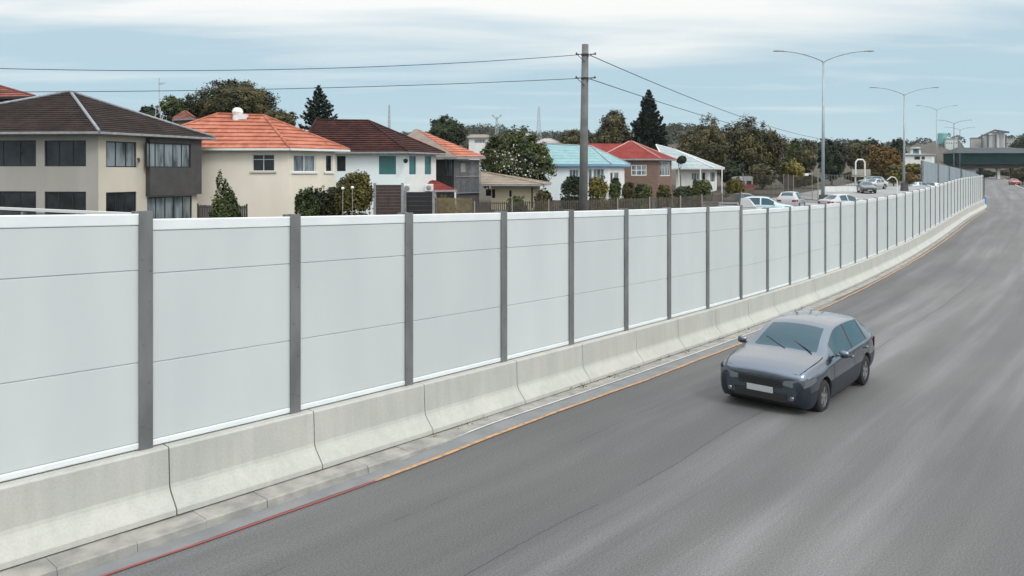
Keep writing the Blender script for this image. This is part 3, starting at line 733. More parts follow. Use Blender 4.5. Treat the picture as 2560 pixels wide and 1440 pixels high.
# small red lean-to in front of it
zq = ground_z(gx(1100, 58), 58); lt = thing("porch", (gx(1110, 58), 58, zq), "small open porch with red tiled roof beside the dark gate", "porch")
A_, B_, C_, D_ = at(1070, 478, 57), at(1143, 477, 57.5), at(1086, 450, 59.5), at(1072, 450, 59.5)
rm = MB(); course_plane(rm, A_, B_, D_, C_, 6, 0.05); course_plane(rm, B_, at(1143, 476, 61), C_, C_, 6, 0.05); rm.build("roof", T_red, lt, origin=lt.location)
em = MB(); em.beam(A_, B_, 0.08, 0.14); em.build("eaves", M_grey, lt, origin=lt.location)
for px in (1088, 1138):
    pm = MB(); pm.box((gx(px, 57.3), 57.4, zq - 0.1), 0.12, 0.12, A_.z - zq); pm.build("post", M_wfr, lt, origin=lt.location)
# low tan-roofed bungalow
house("low bungalow with wide tan shingle roof and yellowish walls", (1228, 67), (1335, 66.5), (1350, 71), Z0 - 1.22, mat("yellow_render", (0.42, 0.37, 0.25), 0.9, (0.48, 0.43, 0.31), 0.7), T_tan, (1201, 430, 69.5), (1206, 430.6, 69.5), over=0.95, crs=8, lift=0.03, soffit_m=M_grey,
    front=[(1209, 473, 1216, 490, M_black, M_glass, dict(mull=0)), (1230, 473, 1238, 495, M_black, M_glass, dict(mull=0)), (1273, 476, 1279, 492, M_black, M_glass, dict(mull=0)), (1328, 468, 1332, 520, M_black, M_black, dict(mull=0))])
# blue-roofed house
M_sky = mat("blue_fascia", (0.16, 0.30, 0.48), 0.6)
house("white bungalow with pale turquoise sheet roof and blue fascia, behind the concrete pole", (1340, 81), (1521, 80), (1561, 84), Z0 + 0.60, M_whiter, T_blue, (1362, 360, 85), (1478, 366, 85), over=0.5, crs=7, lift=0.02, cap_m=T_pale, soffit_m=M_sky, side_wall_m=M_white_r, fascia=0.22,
    front=[(1423, 424, 1447, 450, M_wfr, M_glassL), (1470, 422, 1480, 470, M_wfr, M_glassL, dict(mull=0)), (1483, 422, 1510, 470, M_wfr, M_glassL)],
    side=[(1526, 431, 1533, 458, M_wfr, M_glass, dict(mull=0)), (1536, 431, 1547, 458, M_wfr, M_glass)])
# brick house with red roof
def brick_material():
    m = bpy.data.materials.new("brown_brick"); m.use_nodes = True; t = m.node_tree; b = t.nodes["Principled BSDF"]; b.inputs["Roughness"].default_value = 0.9
    g_ = t.nodes.new("ShaderNodeNewGeometry"); s_ = t.nodes.new("ShaderNodeSeparateXYZ"); c = t.nodes.new("ShaderNodeCombineXYZ")
    t.links.new(g_.outputs["Position"], s_.inputs[0]); ad = t.nodes.new("ShaderNodeMath"); t.links.new(s_.outputs[0], ad.inputs[0]); t.links.new(s_.outputs[1], ad.inputs[1])
    t.links.new(ad.outputs[0], c.inputs[0]); t.links.new(s_.outputs[2], c.inputs[1])
    br = t.nodes.new("ShaderNodeTexBrick"); br.inputs["Scale"].default_value = 2.2; br.inputs["Color1"].default_value = (0.12, 0.075, 0.055, 1); br.inputs["Color2"].default_value = (0.19, 0.10, 0.07, 1); br.inputs["Mortar"].default_value = (0.17, 0.15, 0.13, 1)
    t.links.new(c.outputs[0], br.inputs[0]); t.links.new(br.outputs[0], b.inputs["Base Color"]); return m
M_brick = brick_material()
h6, _, _, ro6, _ = house("brown brick house with red tiled roof and white window", (1505, 88), (1645, 88), (1679, 93), Z0 + 1.36, M_brick, T_red, (1573, 354, 91.5), (1580, 354, 91.5), over=0.5, crs=14, lift=0.02, cap_m=mat("pale_ridge", (0.38, 0.2, 0.17), 0.8), soffit_m=M_grey,
    front=[(1578, 412, 1617, 439, M_wfr, M_glassL, dict(mull=2, trans=0.5, fw=0.1))], side=[(1650, 404, 1676, 440, M_wfr, M_glassL, dict(mull=3, fw=0.1))])
rm = MB(); course_plane(rm, at(1440, 398, 91), at(1600, 398, 91), at(1460, 359, 96), at(1572, 359, 95.5), 12, 0.02); course_plane(rm, at(1600, 398, 101), at(1440, 398, 101), at(1572, 359, 95.5), at(1460, 359, 96), 12, 0.02)
rm.build("wing_roof", T_red, h6, origin=h6.location)
wm = MB(); q_ = [v3(1452, 92), v3(1580, 92), v3(1580, 100), v3(1452, 100)]
for k in range(4): wall_face(wm, q_[k], q_[(k + 1) % 4], h6.location.z, Z0 + 1.5, [])
wm.build("wing_wall", M_brick, h6, origin=h6.location)
# pale-roofed house
h7, (a7, b7, c7, d7), (Pf7, Ps7), _, (zg7, _) = house("white house with pale grey sheet roof beside the brick house", (1690, 99), (1770, 98), (1792, 104), Z0 + 0.35, M_white_r, T_pale, (1640, 362, 103), (1686, 374, 103), over=0.9, crs=6, lift=0.015, soffit_m=M_wfr, cap_m=M_wfr,
    front=[(1728, 432, 1748, 450, M_wfr, M_glassL), (1754, 430, 1764, 470, M_wfr, M_glass, dict(mull=0))], side=[(1776, 430, 1788, 455, M_wfr, M_glassL)])
for px in (1698, 1752, 1806):
    pm = MB(); x_ = gx(px, 97); pm.box((x_, 97.2, zg7), 0.12, 0.12, Z0 + 0.35 - zg7 - 0.02); pm.build("veranda_post", M_wfr, h7, origin=h7.location)
# roofs and buildings farther off
house("small terracotta pyramid roof peeping up beside the orange roof", (440, 71), (480, 70), (491, 74), at(465, 300, 70).z, M_brick, T_oldred, (462, 279, 73), (465, 279, 73), over=0.4, crs=8)
house("grey house with low rounded grey roof behind the turquoise roof", (1345, 121), (1392, 120), (1398, 126), at(1370, 360, 120).z, M_greyr, mat("grey_felt", (0.27, 0.255, 0.25), 0.8, (0.34, 0.32, 0.31), 0.5), (1362, 347, 124), (1376, 347, 124), over=0.5, crs=3)
house("pale long shed with white slatted wall on the slope behind the flowering tree", (1172, 161), (1222, 160), (1230, 172), at(1200, 345, 160).z, M_white_r, T_tan, (1178, 337, 168), (1218, 337, 168), over=0.4, crs=4, front=[(1186, 348, 1214, 358, M_wfr, M_glassL, dict(mull=6))])
house("small white house with tall window on the far brown slope", (2276, 231), (2300, 230), (2302, 236), at(2290, 372, 230).z, M_white_r, T_pale, (2282, 369, 233), (2298, 368, 233), over=0.3, crs=2, front=[(2283, 373, 2297, 384, M_black, M_glassL, dict(mull=2, fw=0.15))])
house("long low white house along the top of the grey retaining wall", (2262, 206), (2330, 204), (2336, 212), at(2300, 388, 205).z, M_white_r, T_pale, (2268, 384, 209), (2330, 386, 209), over=0.4, crs=2, front=[(2286, 391, 2300, 399, M_black, M_glass), (2304, 391, 2312, 399, M_black, M_glass, dict(mull=0))])
house("white flat shed among trees on the distant hill", (1282, 330), (1330, 328), (1334, 340), at(1300, 330, 330).z, M_white_r, T_pale, (1290, 325, 335), (1325, 326, 335), over=0.5, crs=2)

# teal tank tower, silos, white works on the hill to the right
M_tealw = mat("teal_cladding", (0.09, 0.27, 0.28), 0.5, (0.15, 0.36, 0.37), 0.12, stretch=(1, 1, 0.2))
M_silo = mat("silo_concrete", (0.35, 0.36, 0.37), 0.9, (0.47, 0.48, 0.48), 0.15, stretch=(1, 1, 0.25))
d_ = 420; zq = ground_z(gx(2356, d_), d_)
tt_ = thing("water_tower", (gx(2356, d_), d_, zq - 1), "teal clad tank tower on the hill above the retaining wall", "tower")
k = MB(); zt = at(0, 332, d_).z; zb_ = at(0, 361, d_).z; r_ = 10.5 / F * d_
k.lathe([(r_ * 0.92, zb_), (r_, zb_ + 0.3), (r_, zt - 0.5), (r_ * 0.9, zt), (0.0, zt + 0.4)], (gx(2356, d_), d_, 0), n=20); k.build("tank", M_tealw, tt_, origin=tt_.location)
k = MB()
for i in range(6):
    a_ = i * math.pi / 3; k.tube([(gx(2356, d_) + r_ * .8 * math.cos(a_), d_ + r_ * .8 * math.sin(a_), zq - 1), (gx(2356, d_) + r_ * .8 * math.cos(a_), d_ + r_ * .8 * math.sin(a_), zb_)], 0.35, 6)
k.lathe([(r_ * 0.6, zq - 1), (r_ * 0.6, zb_)], (gx(2356, d_), d_, 0), n=12); k.build("frame", M_grey, tt_, origin=tt_.location)
def block(label, name, px0, px1, pyt, pyb, d, m, depth=14, tilt=0.0, cat="building"):
    zt_, zb_ = at(0, pyt, d).z, min(at(0, pyb, d).z, ground_z(gx((px0 + px1) / 2, d), d) - 1); x0_, x1_ = gx(px0, d), gx(px1, d)
    depth = 9; tilt = ((px0 + px1) / 2 - CX) / F * depth * 0.85
    o = thing(name, ((x0_ + x1_) / 2, d, zb_), label, cat); k = MB()
    B4 = [Vector((x0_, d, zb_)), Vector((x1_, d, zb_)), Vector((x1_ + tilt, d + depth, zb_)), Vector((x0_ + tilt, d + depth, zb_))]
    k.hexa(B4, [q + Vector((0, 0, zt_ - zb_)) for q in B4]); k.build("wall", m, o, origin=o.location)
    rf = MB(); T4 = [q + Vector((0, 0, zt_ - zb_)) for q in B4]; c4 = sum(T4, Vector((0, 0, 0))) / 4
    grow = [c4 + (q - c4) * 1.06 for q in T4]; rf.hexa([q + Vector((0, 0, .01)) for q in grow], [q + Vector((0, 0, 0.5)) for q in grow]); rf.build("roof", M_grey, o, origin=o.location)
    wmn = MB(); nwin = max(2, int((px1 - px0) / 6))
    for i in range(nwin):
        xa = lerp(x0_, x1_, (i + 0.3) / nwin); xb = lerp(x0_, x1_, (i + 0.7) / nwin); zz = lerp(zb_, zt_, 0.72)
        wmn.beam((xa, d - 0.02, zz), (xb, d - 0.02, zz), 0.1, (zt_ - zb_) * 0.08)
    wmn.build("windows", M_glass, o, origin=o.location)
    return o
block("pale mint works building beside the teal tower", "works_building", 2364, 2394, 348, 372, 410, mat("mint_render", (0.40, 0.47, 0.45), 0.9, (0.47, 0.53, 0.51), 0.1))
block("grey stone works block left of the tall silos", "works_building", 2428, 2468, 346, 372, 400, mat("grey_stone", (0.30, 0.30, 0.29), 0.9, (0.42, 0.42, 0.41), 0.12))
block("grey broken stone block right of the tall silos", "works_building", 2510, 2541, 349, 372, 398, mat("grey_stone", (0.3, 0.3, 0.29)))
for i, (px, w, top, lb) in enumerate(((2472, 10, 340, "pale grey concrete silo, left of the three under the sloping conveyor"), (2488, 9, 333, "tall grey concrete silo, middle of the three under the conveyor"), (2503, 8, 334, "grey concrete silo, right of the three beside the broken block"))):
    d_ = 395; x_ = gx(px, d_); zb_ = ground_z(x_, d_) - 1; zt = at(0, top, d_).z; r_ = w / F * d_
    o = thing("silo", (x_, d_, zb_), lb, "silo", "silos on the hill"); k = MB()
    k.lathe([(r_, zb_), (r_, zt), (0, zt)], (x_, d_, 0), n=18); k.build("drum", M_silo, o, origin=o.location, smooth=False)
    k = MB(); k.lathe([(r_ * 1.05, zt), (r_ * 1.05, zt + 0.6), (r_ * .4, zt + 1.2), (0, zt + 1.3)], (x_, d_, 0), n=18); k.build("lid", M_grey, o, origin=o.location)
cv_ = MB(); pts = [at(2448, 344, 392), at(2470, 333, 392), at(2488, 325, 392)]
for q0, q1 in zip(pts[:-1], pts[1:]): cv_.beam(q0, q1, 1.2, 0.7)
cv_.beam(at(2488, 326, 392), at(2522, 331, 392), 1.2, 0.8)
for px in (2455, 2470, 2490, 2515): 
    q = at(px, 340, 392); cv_.tube([(q.x, q.y, ground_z(q.x, q.y) - 1), (q.x, q.y, at(0, 336, 392).z)], 0.35, 5)
tag(cv_.build("conveyor", mat("dark_steel", (0.07, 0.075, 0.08), 0.7), origin=pts[0]), "dark sloping conveyor gantry over the silo tops", "conveyor")

# covered green bridge over the road
bd = 280
M_green = mat("dark_green_cladding", (0.002, 0.020, 0.020), 0.8, (0.003, 0.026, 0.026), 0.3, spec=0.15)
M_groof = mat("bridge_grey_roof", (0.045, 0.058, 0.064), 0.8, (0.06, 0.073, 0.08), 0.3, spec=0.2)
x0_, x1_ = gx(2393, bd), gx(2700, bd); br = thing("covered_bridge", (x0_, bd, road_z(bd)), "covered dark green footbridge with grey hipped roof spanning the far end of the road", "bridge")
zt, zm_, zb_, zr_ = at(0, 383, bd).z, at(0, 409, bd).z, at(0, 421, bd).z, at(0, 368, bd).z
k = MB(); k.hexa([(x0_, bd, zm_), (x1_, bd, zm_), (x1_, bd + 9, zm_), (x0_, bd + 9, zm_)], [(x0_, bd, zt), (x1_, bd, zt), (x1_, bd + 9, zt), (x0_, bd + 9, zt)])
k.build("side_wall", M_green, br, origin=br.location)
k = MB(); k.hexa([(x0_ - .6, bd + .4, zb_), (x1_, bd + .4, zb_), (x1_, bd + 8.6, zb_), (x0_ - .6, bd + 8.6, zb_)], [(x0_ - .6, bd + .4, zm_ - .01), (x1_, bd + .4, zm_ - .01), (x1_, bd + 8.6, zm_ - .01), (x0_ - .6, bd + 8.6, zm_ - .01)])
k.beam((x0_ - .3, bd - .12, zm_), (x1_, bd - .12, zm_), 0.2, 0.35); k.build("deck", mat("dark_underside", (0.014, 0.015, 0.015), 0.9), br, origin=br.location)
k = MB(); ov = 0.7; xr = gx(2411, bd)
T4 = [Vector((x0_ - ov, bd - ov, zt)), Vector((x1_, bd - ov, zt)), Vector((x1_, bd + 9 + ov, zt)), Vector((x0_ - ov, bd + 9 + ov, zt))]; q0, q1 = Vector((xr, bd + 4.5, zr_)), Vector((gx(2548, bd), bd + 4.5, zr_))
k.quad(*[q + Vector((0, 0, .01)) for q in T4][::-1]); course_plane(k, T4[0], T4[1], q0, q1, 5, 0.03); course_plane(k, T4[2], T4[3], q1, q0, 5, 0.03); course_plane(k, T4[3], T4[0], q0, q0, 5, .03); course_plane(k, T4[1], T4[2], q1, q1, 5, .03)
k.build("roof", M_groof, br, origin=br.location)
for px, wd, m_ in ((2495, 0.9, M_wfr), (2452, 0.7, M_dark), (2528, 0.5, M_dark)):
    k = MB(); x_ = gx(px, bd + 3); k.box((x_, bd + 3, road_z(bd) - 0.3), wd, 0.8, zb_ - road_z(bd) + 0.25); k.box((x_, bd + 3, zb_ - 0.35), wd * 1.8, 1.2, 0.34); k.build("pier", m_, br, origin=br.location)
k = MB(); x_ = gx(2436, bd); k.box((x_ - 1.0, bd + 4, road_z(bd) - 1), 5.0, 5, zb_ - road_z(bd) + 0.98); k.build("abutment", M_conc, br, origin=br.location)

# blue-grey retaining wall beyond the yard
M_ret = mat("blue_grey_boards", (0.17, 0.22, 0.245), 0.7, (0.22, 0.275, 0.30), 0.25, stretch=(1, 1, 0.3))
k = MB(); pts = [(2304, 131, 402), (2350, 152, 411), (2400, 185, 422), (2446, 235, 436)]
for (pa, da, ya), (pb, db, yb) in zip(pts[:-1], pts[1:]):
    qa, qb = v3(pa, da), v3(pb, db); t_ = (qb - qa).normalized(); n_ = Vector((t_.y, -t_.x, 0)) * 0.15
    za, zb_ = at(0, ya, da).z, at(0, yb, db).z; g0 = ground_z(qa.x, qa.y) - 1.5; g1 = ground_z(qb.x, qb.y) - 1.5; g0 = min(g0, za - 3); g1 = min(g1, zb_ - 3)
    k.hexa([Vector((*(qa + n_).xy, g0)), Vector((*(qb + n_).xy, g1)), Vector((*(qb - n_).xy, g1)), Vector((*(qa - n_).xy, g0))], [Vector((*(qa + n_).xy, za)), Vector((*(qb + n_).xy, zb_)), Vector((*(qb - n_).xy, zb_)), Vector((*(qa - n_).xy, za))])
rw = thing("retaining_wall", (gx(2304, 131), 131, ground_z(gx(2304, 131), 131)), "blue-grey boarded retaining wall that slopes down towards the green bridge", "wall")
k.build("boards", M_ret, rw, origin=rw.location)
for px, d_, py in ((2304, 130.6, 401), (2343, 148, 409), (2371, 164, 415), (2402, 185, 422)):
    k = MB(); q = v3(px, d_); z_ = ground_z(q.x, q.y) - 1; k.box((q.x, q.y - 0.25, z_), 0.3, 0.3, at(0, py, d_).z - z_); k.build("post", M_post, rw, origin=rw.location)

# ------------------------------------------------------------------ trees and shrubs
def leaf_cloud(name, pts, nrm, size, m, parent, rs, aspect=0.6, droop=None):
    n = len(pts); v = rs.normal(size=(n, 3)); v = v - nrm * np.sum(v * nrm, 1)[:, None]; v /= np.linalg.norm(v, axis=1)[:, None] + 1e-9
    if droop is not None: v = droop
    w = np.cross(nrm, v); w /= np.linalg.norm(w, axis=1)[:, None] + 1e-9
    s = (size * rs.uniform(0.6, 1.4, n))[:, None] if np.isscalar(size) else (size * rs.uniform(0.6, 1.4, n))[:, None]
    c = np.stack([pts - v * s * .5, pts + w * s * aspect * .5, pts + v * s * .5, pts - w * s * aspect * .5], 1).reshape(-1, 3)
    me = bpy.data.meshes.new(name); me.vertices.add(4 * n); me.vertices.foreach_set("co", c.ravel())
    me.loops.add(4 * n); me.loops.foreach_set("vertex_index", np.arange(4 * n)); me.polygons.add(n); me.polygons.foreach_set("loop_start", np.arange(0, 4 * n, 4)); me.polygons.foreach_set("loop_total", np.full(n, 4))
    me.materials.append(m); me.update(calc_edges=True)
    o = bpy.data.objects.new(name, me); C.objects.link(o)
    if parent is not None: o.parent = parent
    return o
def unit(rs, n):
    v = rs.normal(size=(n, 3)); return v / np.linalg.norm(v, axis=1)[:, None]
def crown_points(rs, rx, ry, rz, cz, n, nl=16, flat=0.35, lump=0.42):
    """points of a crown: lobes over an ellipsoid, clumps inside each lobe"""
    lob = unit(rs, nl); lob[:, 2] = np.abs(lob[:, 2]) * (1 + flat) - flat; lr = rs.uniform(0.75, 1.2, nl) * lump
    lc = lob * (1 - lr[:, None] * 0.85)
    per = rs.choice(nl, n, p=lr ** 2 / np.sum(lr ** 2))
    # clumps: leaves gather round twig ends
    nk = nl * 14; kl = rs.integers(0, nl, nk); kd = unit(rs, nk); kc = lc[kl] + kd * (lr[kl] * rs.uniform(0.6, 1.18, nk) ** 0.5)[:, None]
    ki = rs.integers(0, nk, n); g1 = kc[ki] + rs.normal(size=(n, 3)) * 0.055
    sh = rs.uniform(0, 1, n) < 0.36
    g2 = unit(rs, n) * (rs.uniform(0, 1, n) ** 0.5 * 0.84)[:, None]
    g = np.where(sh[:, None], g2, g1)
    nr = g + rs.normal(size=(n, 3)) * 0.5; nr[:, 2] += 0.3; nr /= np.linalg.norm(nr, axis=1)[:, None]
    return g * np.array([rx, ry, rz]) + np.array([0, 0, cz]), nr
def trunk_mesh(rs, h, r, crown_h, spread, nb=6):
    k = MB(); pts = [Vector((0, 0, -0.3)), Vector((rs.normal() * .05 * h, rs.normal() * .05 * h, h * .5)), Vector((rs.normal() * .06 * h, rs.normal() * .06 * h, h))]
    k.tube(pts, [r * 1.25, r, r * .7], 8)
    for i in range(nb):
        a = 2 * math.pi * i / nb + rs.uniform(0, .6); e = spread * rs.uniform(.45, .75)
        st = lerp(pts[1], pts[2], rs.uniform(.2, 1)); en = Vector((math.cos(a) * e, math.sin(a) * e, h + crown_h * rs.uniform(.25, .65)))
        mid = lerp(st, en, .5) + Vector((0, 0, -.06 * h)); k.tube([st, mid, en], [r * .5, r * .32, r * .1], 6)
    return k
M_bark = mat("bark", (0.05, 0.042, 0.033), 0.95, (0.085, 0.07, 0.055), 3, bump=0.5, bscale=8)
LF = dict(dark=leafmat("dark_evergreen_leaves", (0.008, 0.014, 0.007), (0.019, 0.03, 0.013), (0.042, 0.058, 0.024)),
          olive=leafmat("olive_leaves", (0.014, 0.017, 0.006), (0.045, 0.045, 0.015), (0.13, 0.105, 0.033)),
          green=leafmat("green_leaves", (0.012, 0.020, 0.006), (0.040, 0.056, 0.015), (0.115, 0.13, 0.036)),
          gold=leafmat("golden_brown_leaves", (0.035, 0.024, 0.008), (0.105, 0.066, 0.018), (0.22, 0.13, 0.034)),
          brown=leafmat("brown_leaves", (0.020, 0.018, 0.009), (0.056, 0.051, 0.021), (0.145, 0.125, 0.048)),
          yellow=leafmat("yellow_green_leaves", (0.024, 0.024, 0.006), (0.082, 0.074, 0.015), (0.20, 0.165, 0.036)),
          pine=leafmat("pine_needles", (0.008, 0.016, 0.012), (0.017, 0.03, 0.02), (0.035, 0.052, 0.032)),
          far=leafmat("far_wood_leaves", (0.02, 0.026, 0.018), (0.038, 0.044, 0.028), (0.07, 0.07, 0.045)))
M_petal = mat("white_blossom", (0.42, 0.41, 0.39), 0.7)
def tree(label, px0, px1, pyt, pyb, d, kind, n=5000, seed=0, leaf=None, group=None, bare=0.25, nl=16, name="tree", cat="tree", extra=None, petals=0, lump=0.42, dz=0.0, flat=0.35, dep=0.9):
    """crown spans px0..px1 and pyt..pyb at depth d; the trunk goes down to the ground"""
    rs = np.random.default_rng(seed + 11)
    x = gx((px0 + px1) / 2, d); zg_ = ground_z(x, d); rx = (px1 - px0) / 2 / F * d; zt_ = at(0, pyt, d).z; zb_ = max(at(0, pyb, d).z, zg_ + 0.05)
    root = thing(name, (x, d, zg_), label, cat, group)
    if name == 'shrub': zb_ = zg_ - 0.12 * (zt_ - zg_); flat = 0.8; n = int(n * 1.5)
    rz = (zt_ - zb_) / 2; cz = (zt_ + zb_) / 2 - zg_
    trunk_mesh(rs, max(cz - rz * .55, 0.3), max(0.06, rx * 0.055), rz, rx).build("trunk", M_bark, None, smooth=True).parent = root
    sz = (leaf or max(0.10, 0.0030 * d)) * 0.95; n = int(n * 1.9)
    p, nr = crown_points(rs, rx * 0.97, rx * dep, rz, cz, n, nl, lump=lump, flat=flat)
    if name == 'shrub' and not extra:
        q_ = (p - np.array([0, 0, cz])) / np.array([rx, rx * dep, rz]); q_ = np.sign(q_) * np.abs(q_) ** np.array([.8, .8, .62]); p = q_ * np.array([rx, rx * dep, rz]) + np.array([0, 0, cz])
    p[:, 2] = np.where(p[:, 2] < 0.02, rs.uniform(0.02, 0.6, len(p)), p[:, 2])
    if extra: p = extra(p, rs, rx, rz, cz)
    leaf_cloud("crown", p, nr, sz, LF[kind], root, rs)
    if petals:
        q, nq = crown_points(rs, rx * 1.0, rx * .95, rz * 1.0, cz, petals * 5, nl, lump=lump)
        q = q[(q[:, 1] < -0.1 * rx)][:petals * 3]
        cl = rs.normal(size=(12, 3)) * np.array([rx * .45, rx * .3, rz * .4]) + np.array([0, -rx * .6, cz])
        near = np.min(np.linalg.norm(q[:, None, :] - cl[None], axis=2), axis=1) < rx * 0.42
        q = q[near][:petals]; leaf_cloud("blossom", q + np.array([0, -0.1, 0]), unit(rs, len(q)), 0.17, M_petal, root, rs, aspect=.9)
    return root
def norfolk(label, pxc, half, pyt, pyb, d, seed, tiers=13, dens=1.0):
    rs = np.random.default_rng(seed); x = gx(pxc, d); zg_ = ground_z(x, d); zt_ = at(0, pyt, d).z; zb_ = at(0, pyb, d).z; Rm = half / F * d
    root = thing("pine_tree", (x, d, zg_), label, "tree"); H = zt_ - zg_
    k = MB(); k.tube([(0, 0, -.3), (0, 0, H * .6), (0, 0, H)], [0.35, 0.2, 0.03], 8)
    P, Nn = [], []; z0 = zb_ - zg_
    for i in range(tiers):
        f = i / (tiers - 1); z = lerp(z0, H - 0.3, f ** 0.92); r = Rm * (1 - f ** 1.3) * rs.uniform(.85, 1.1) + 0.15
        nb = int(lerp(9, 5, f)); a0 = rs.uniform(0, 6.3)
        for j in range(nb):
            a = a0 + 2 * math.pi * j / nb + rs.normal() * .12; rr = r * rs.uniform(.75, 1.1); di = np.array([math.cos(a), math.sin(a), 0])
            up = lerp(-0.05, 0.5, f); en = np.array([di[0] * rr, di[1] * rr, z + rr * (up + .12)])
            k.tube([(0, 0, z), (di[0] * rr * .5, di[1] * rr * .5, z + rr * up * .3), tuple(en)], [.07, .05, .015], 5)
            m_ = int(dens * max(10, 46 * rr)); t_ = rs.uniform(.12, 1, m_) ** .7
            c = np.outer(t_, di * rr) + np.array([0, 0, z]) ; c[:, 2] += rr * (up * t_ * .8 + .2 * t_ ** 3)
            sd = np.array([-di[1], di[0], 0]); c += sd[None] * (rs.normal(size=m_) * .16 * rr * (1.15 - t_))[:, None]; c[:, 2] += rs.normal(size=m_) * .07 * (1 + .3 * rr)
            P.append(c); Nn.append(unit(rs, m_) + np.array([0, 0, 1.2]))
    p = np.concatenate(P); nr = np.concatenate(Nn); nr /= np.linalg.norm(nr, axis=1)[:, None]
    k.build("trunk", M_bark, None).parent = root
    leaf_cloud("crown", p, nr, 0.0042 * d, LF["pine"], root, rs, aspect=.45)
    return root
tree("huge broad golden green tree crown rising behind the orange roof", 460, 712, 203, 345, 80, "olive", 22000, 1, nl=34, dep=.7, lump=.34)
tree("dark green lower tree left of the huge broad tree", 395, 500, 235, 330, 78, "green", 5000, 2)
tree("small dark tree beside the mast behind the brown roof", 345, 405, 262, 320, 82, "dark", 2500, 3)
tree("olive tree on the right shoulder of the huge broad tree", 640, 745, 268, 340, 77, "olive", 4000, 4)
norfolk("open whorled pine standing alone behind the dark red roof", 797, 44, 212, 322, 92, 5)
tree("dark round evergreen behind the small orange roof", 1060, 1172, 292, 385, 112, "dark", 7000, 6, nl=20)
tree("broad green tree covered in white blossom left of the concrete pole", 1196, 1384, 328, 500, 75, "green", 20000, 7, nl=24, petals=420, dep=.62, leaf=.30)
tree("pale olive tree lower left, grown into the blossoming tree", 1200, 1290, 338, 440, 76.5, "yellow", 4000, 8)
tree("round brown green tree left of the dark pine", 1486, 1592, 278, 420, 124, "brown", 8000, 9, nl=20)
norfolk("dense dark pine towering behind the red roof", 1622, 50, 224, 375, 120, 10, tiers=17, dens=2.6)
tree("dark bushy foot of trees under the dense pine", 1565, 1690, 330, 440, 121, "dark", 6000, 11)
tree("low brown scrubby tree behind the concrete pole", 1385, 1500, 325, 400, 135, "brown", 5000, 12)
tree("tall olive brown tree, left of the large clump beyond the white house", 1695, 1830, 292, 475, 112, "brown", 9000, 13, nl=20)
tree("tallest olive brown tree in the middle of the large clump", 1780, 1935, 292, 475, 114, "brown", 11000, 14, nl=22)
tree("dark olive tree on the right of the large clump", 1850, 1966, 310, 480, 112, "olive", 9000, 15, nl=20)
tree("dark low thicket under the left of the large clump", 1790, 1880, 400, 500, 108, "dark", 4500, 31)
tree("dark low thicket under the middle of the large clump", 1860, 1950, 405, 500, 107, "brown", 4500, 32)
tree("dark hedge behind the tall wire fence", 1940, 2050, 435, 500, 112, "olive", 4500, 33, dep=.3)
tree("low green brown thicket under the golden orange tree", 2110, 2230, 425, 480, 133, "olive", 4500, 34, dep=.3)
tree("reddish dry bush behind the pale sheet roof", 1712, 1765, 362, 410, 116, "gold", 1800, 16)
tree("yellow green round bush tree beside the tall wire fence", 1940, 2020, 393, 475, 92, "yellow", 5000, 17)
tree("grey green tree behind the yellow green bush", 1955, 2008, 350, 440, 150, "green", 2600, 18)
tree("reddish brown thin tree between the first lamp post and the clump", 1990, 2046, 350, 450, 148, "brown", 2600, 19)
tree("dark green rounded tree just right of the first lamp post", 2040, 2119, 346, 470, 124, "dark", 6000, 20)
tree("grey brown bare-looking tree beyond the dark rounded tree", 2108, 2185, 352, 440, 165, "brown", 3500, 21)
tree("golden orange tree left of the second lamp post", 2160, 2250, 356, 458, 134, "gold", 6000, 22)
tree("dark pine green tree peeping behind the golden tree", 2225, 2262, 345, 420, 170, "dark", 2000, 23)
tree("bright green bush at the foot of the second lamp post", 2208, 2262, 413, 462, 128, "yellow", 2200, 24)
tree("dark tree between the dark rounded tree and the golden tree", 2160, 2200, 345, 400, 200, "dark", 1500, 25)
tree("dark blue-green tree at the right edge behind the bridge roof", 2525, 2600, 344, 400, 300, "dark", 3500, 26, leaf=.8)
tree("green roadside bush next to the red car", 2532, 2580, 420, 458, 196, "olive", 2200, 27, leaf=.4)
tree("dark hedge added to darken the gap beyond the left pier under the green bridge", 2425, 2492, 424, 452, 306, "dark", 2500, 35, leaf=.6, dep=.4)  # this hedge and the next are added to darken the view under the bridge
tree("dull green hedge added to darken under the bridge between white pier and red car", 2492, 2575, 422, 452, 312, "olive", 2500, 36, leaf=.6, dep=.4)
tree("rust coloured shrub on the bank under the retaining wall", 2250, 2300, 432, 462, 129, "gold", 1600, 28)
tree("low green bank shrub beside the retaining wall post", 2258, 2308, 408, 440, 140, "yellow", 1600, 29)
# garden shrubs
def spiky(p, rs, rx, rz, cz):
    """several leaning spires of different height growing out of one bush"""
    sp = np.array([(-.36, 1.0), (-.08, .78), (.22, .62), (.55, .38), (-.72, .42), (.85, .05)])
    x = p[:, 0] / rx; f = (p[:, 2] - cz) / rz; k = np.argmin(np.abs(x[:, None] + rs.normal(size=(len(x), 1)) * .12 - sp[None, :, 0]), 1)
    h = sp[k, 1]; up = np.clip((f + .35) / 1.35, 0, 1); tgt = -.35 + up * (h + .35)
    nf = np.where(f > -.35, tgt, f); w = np.clip(1.1 - .7 * up, .2, 1.1)
    p[:, 0] = np.where(f > -.35, (sp[k, 0] + (x - sp[k, 0]) * w) * rx, p[:, 0] * 1.05); p[:, 1] *= np.where(f > -.35, w, 1); p[:, 2] = cz + nf * rz + rs.normal(size=len(x)) * .05
    return p
tree("feathery upright green shrub against the cream wall", 515, 620, 425, 560, 40, "green", 4500, 40, name="shrub", cat="shrub", extra=spiky, leaf=.15, nl=18)
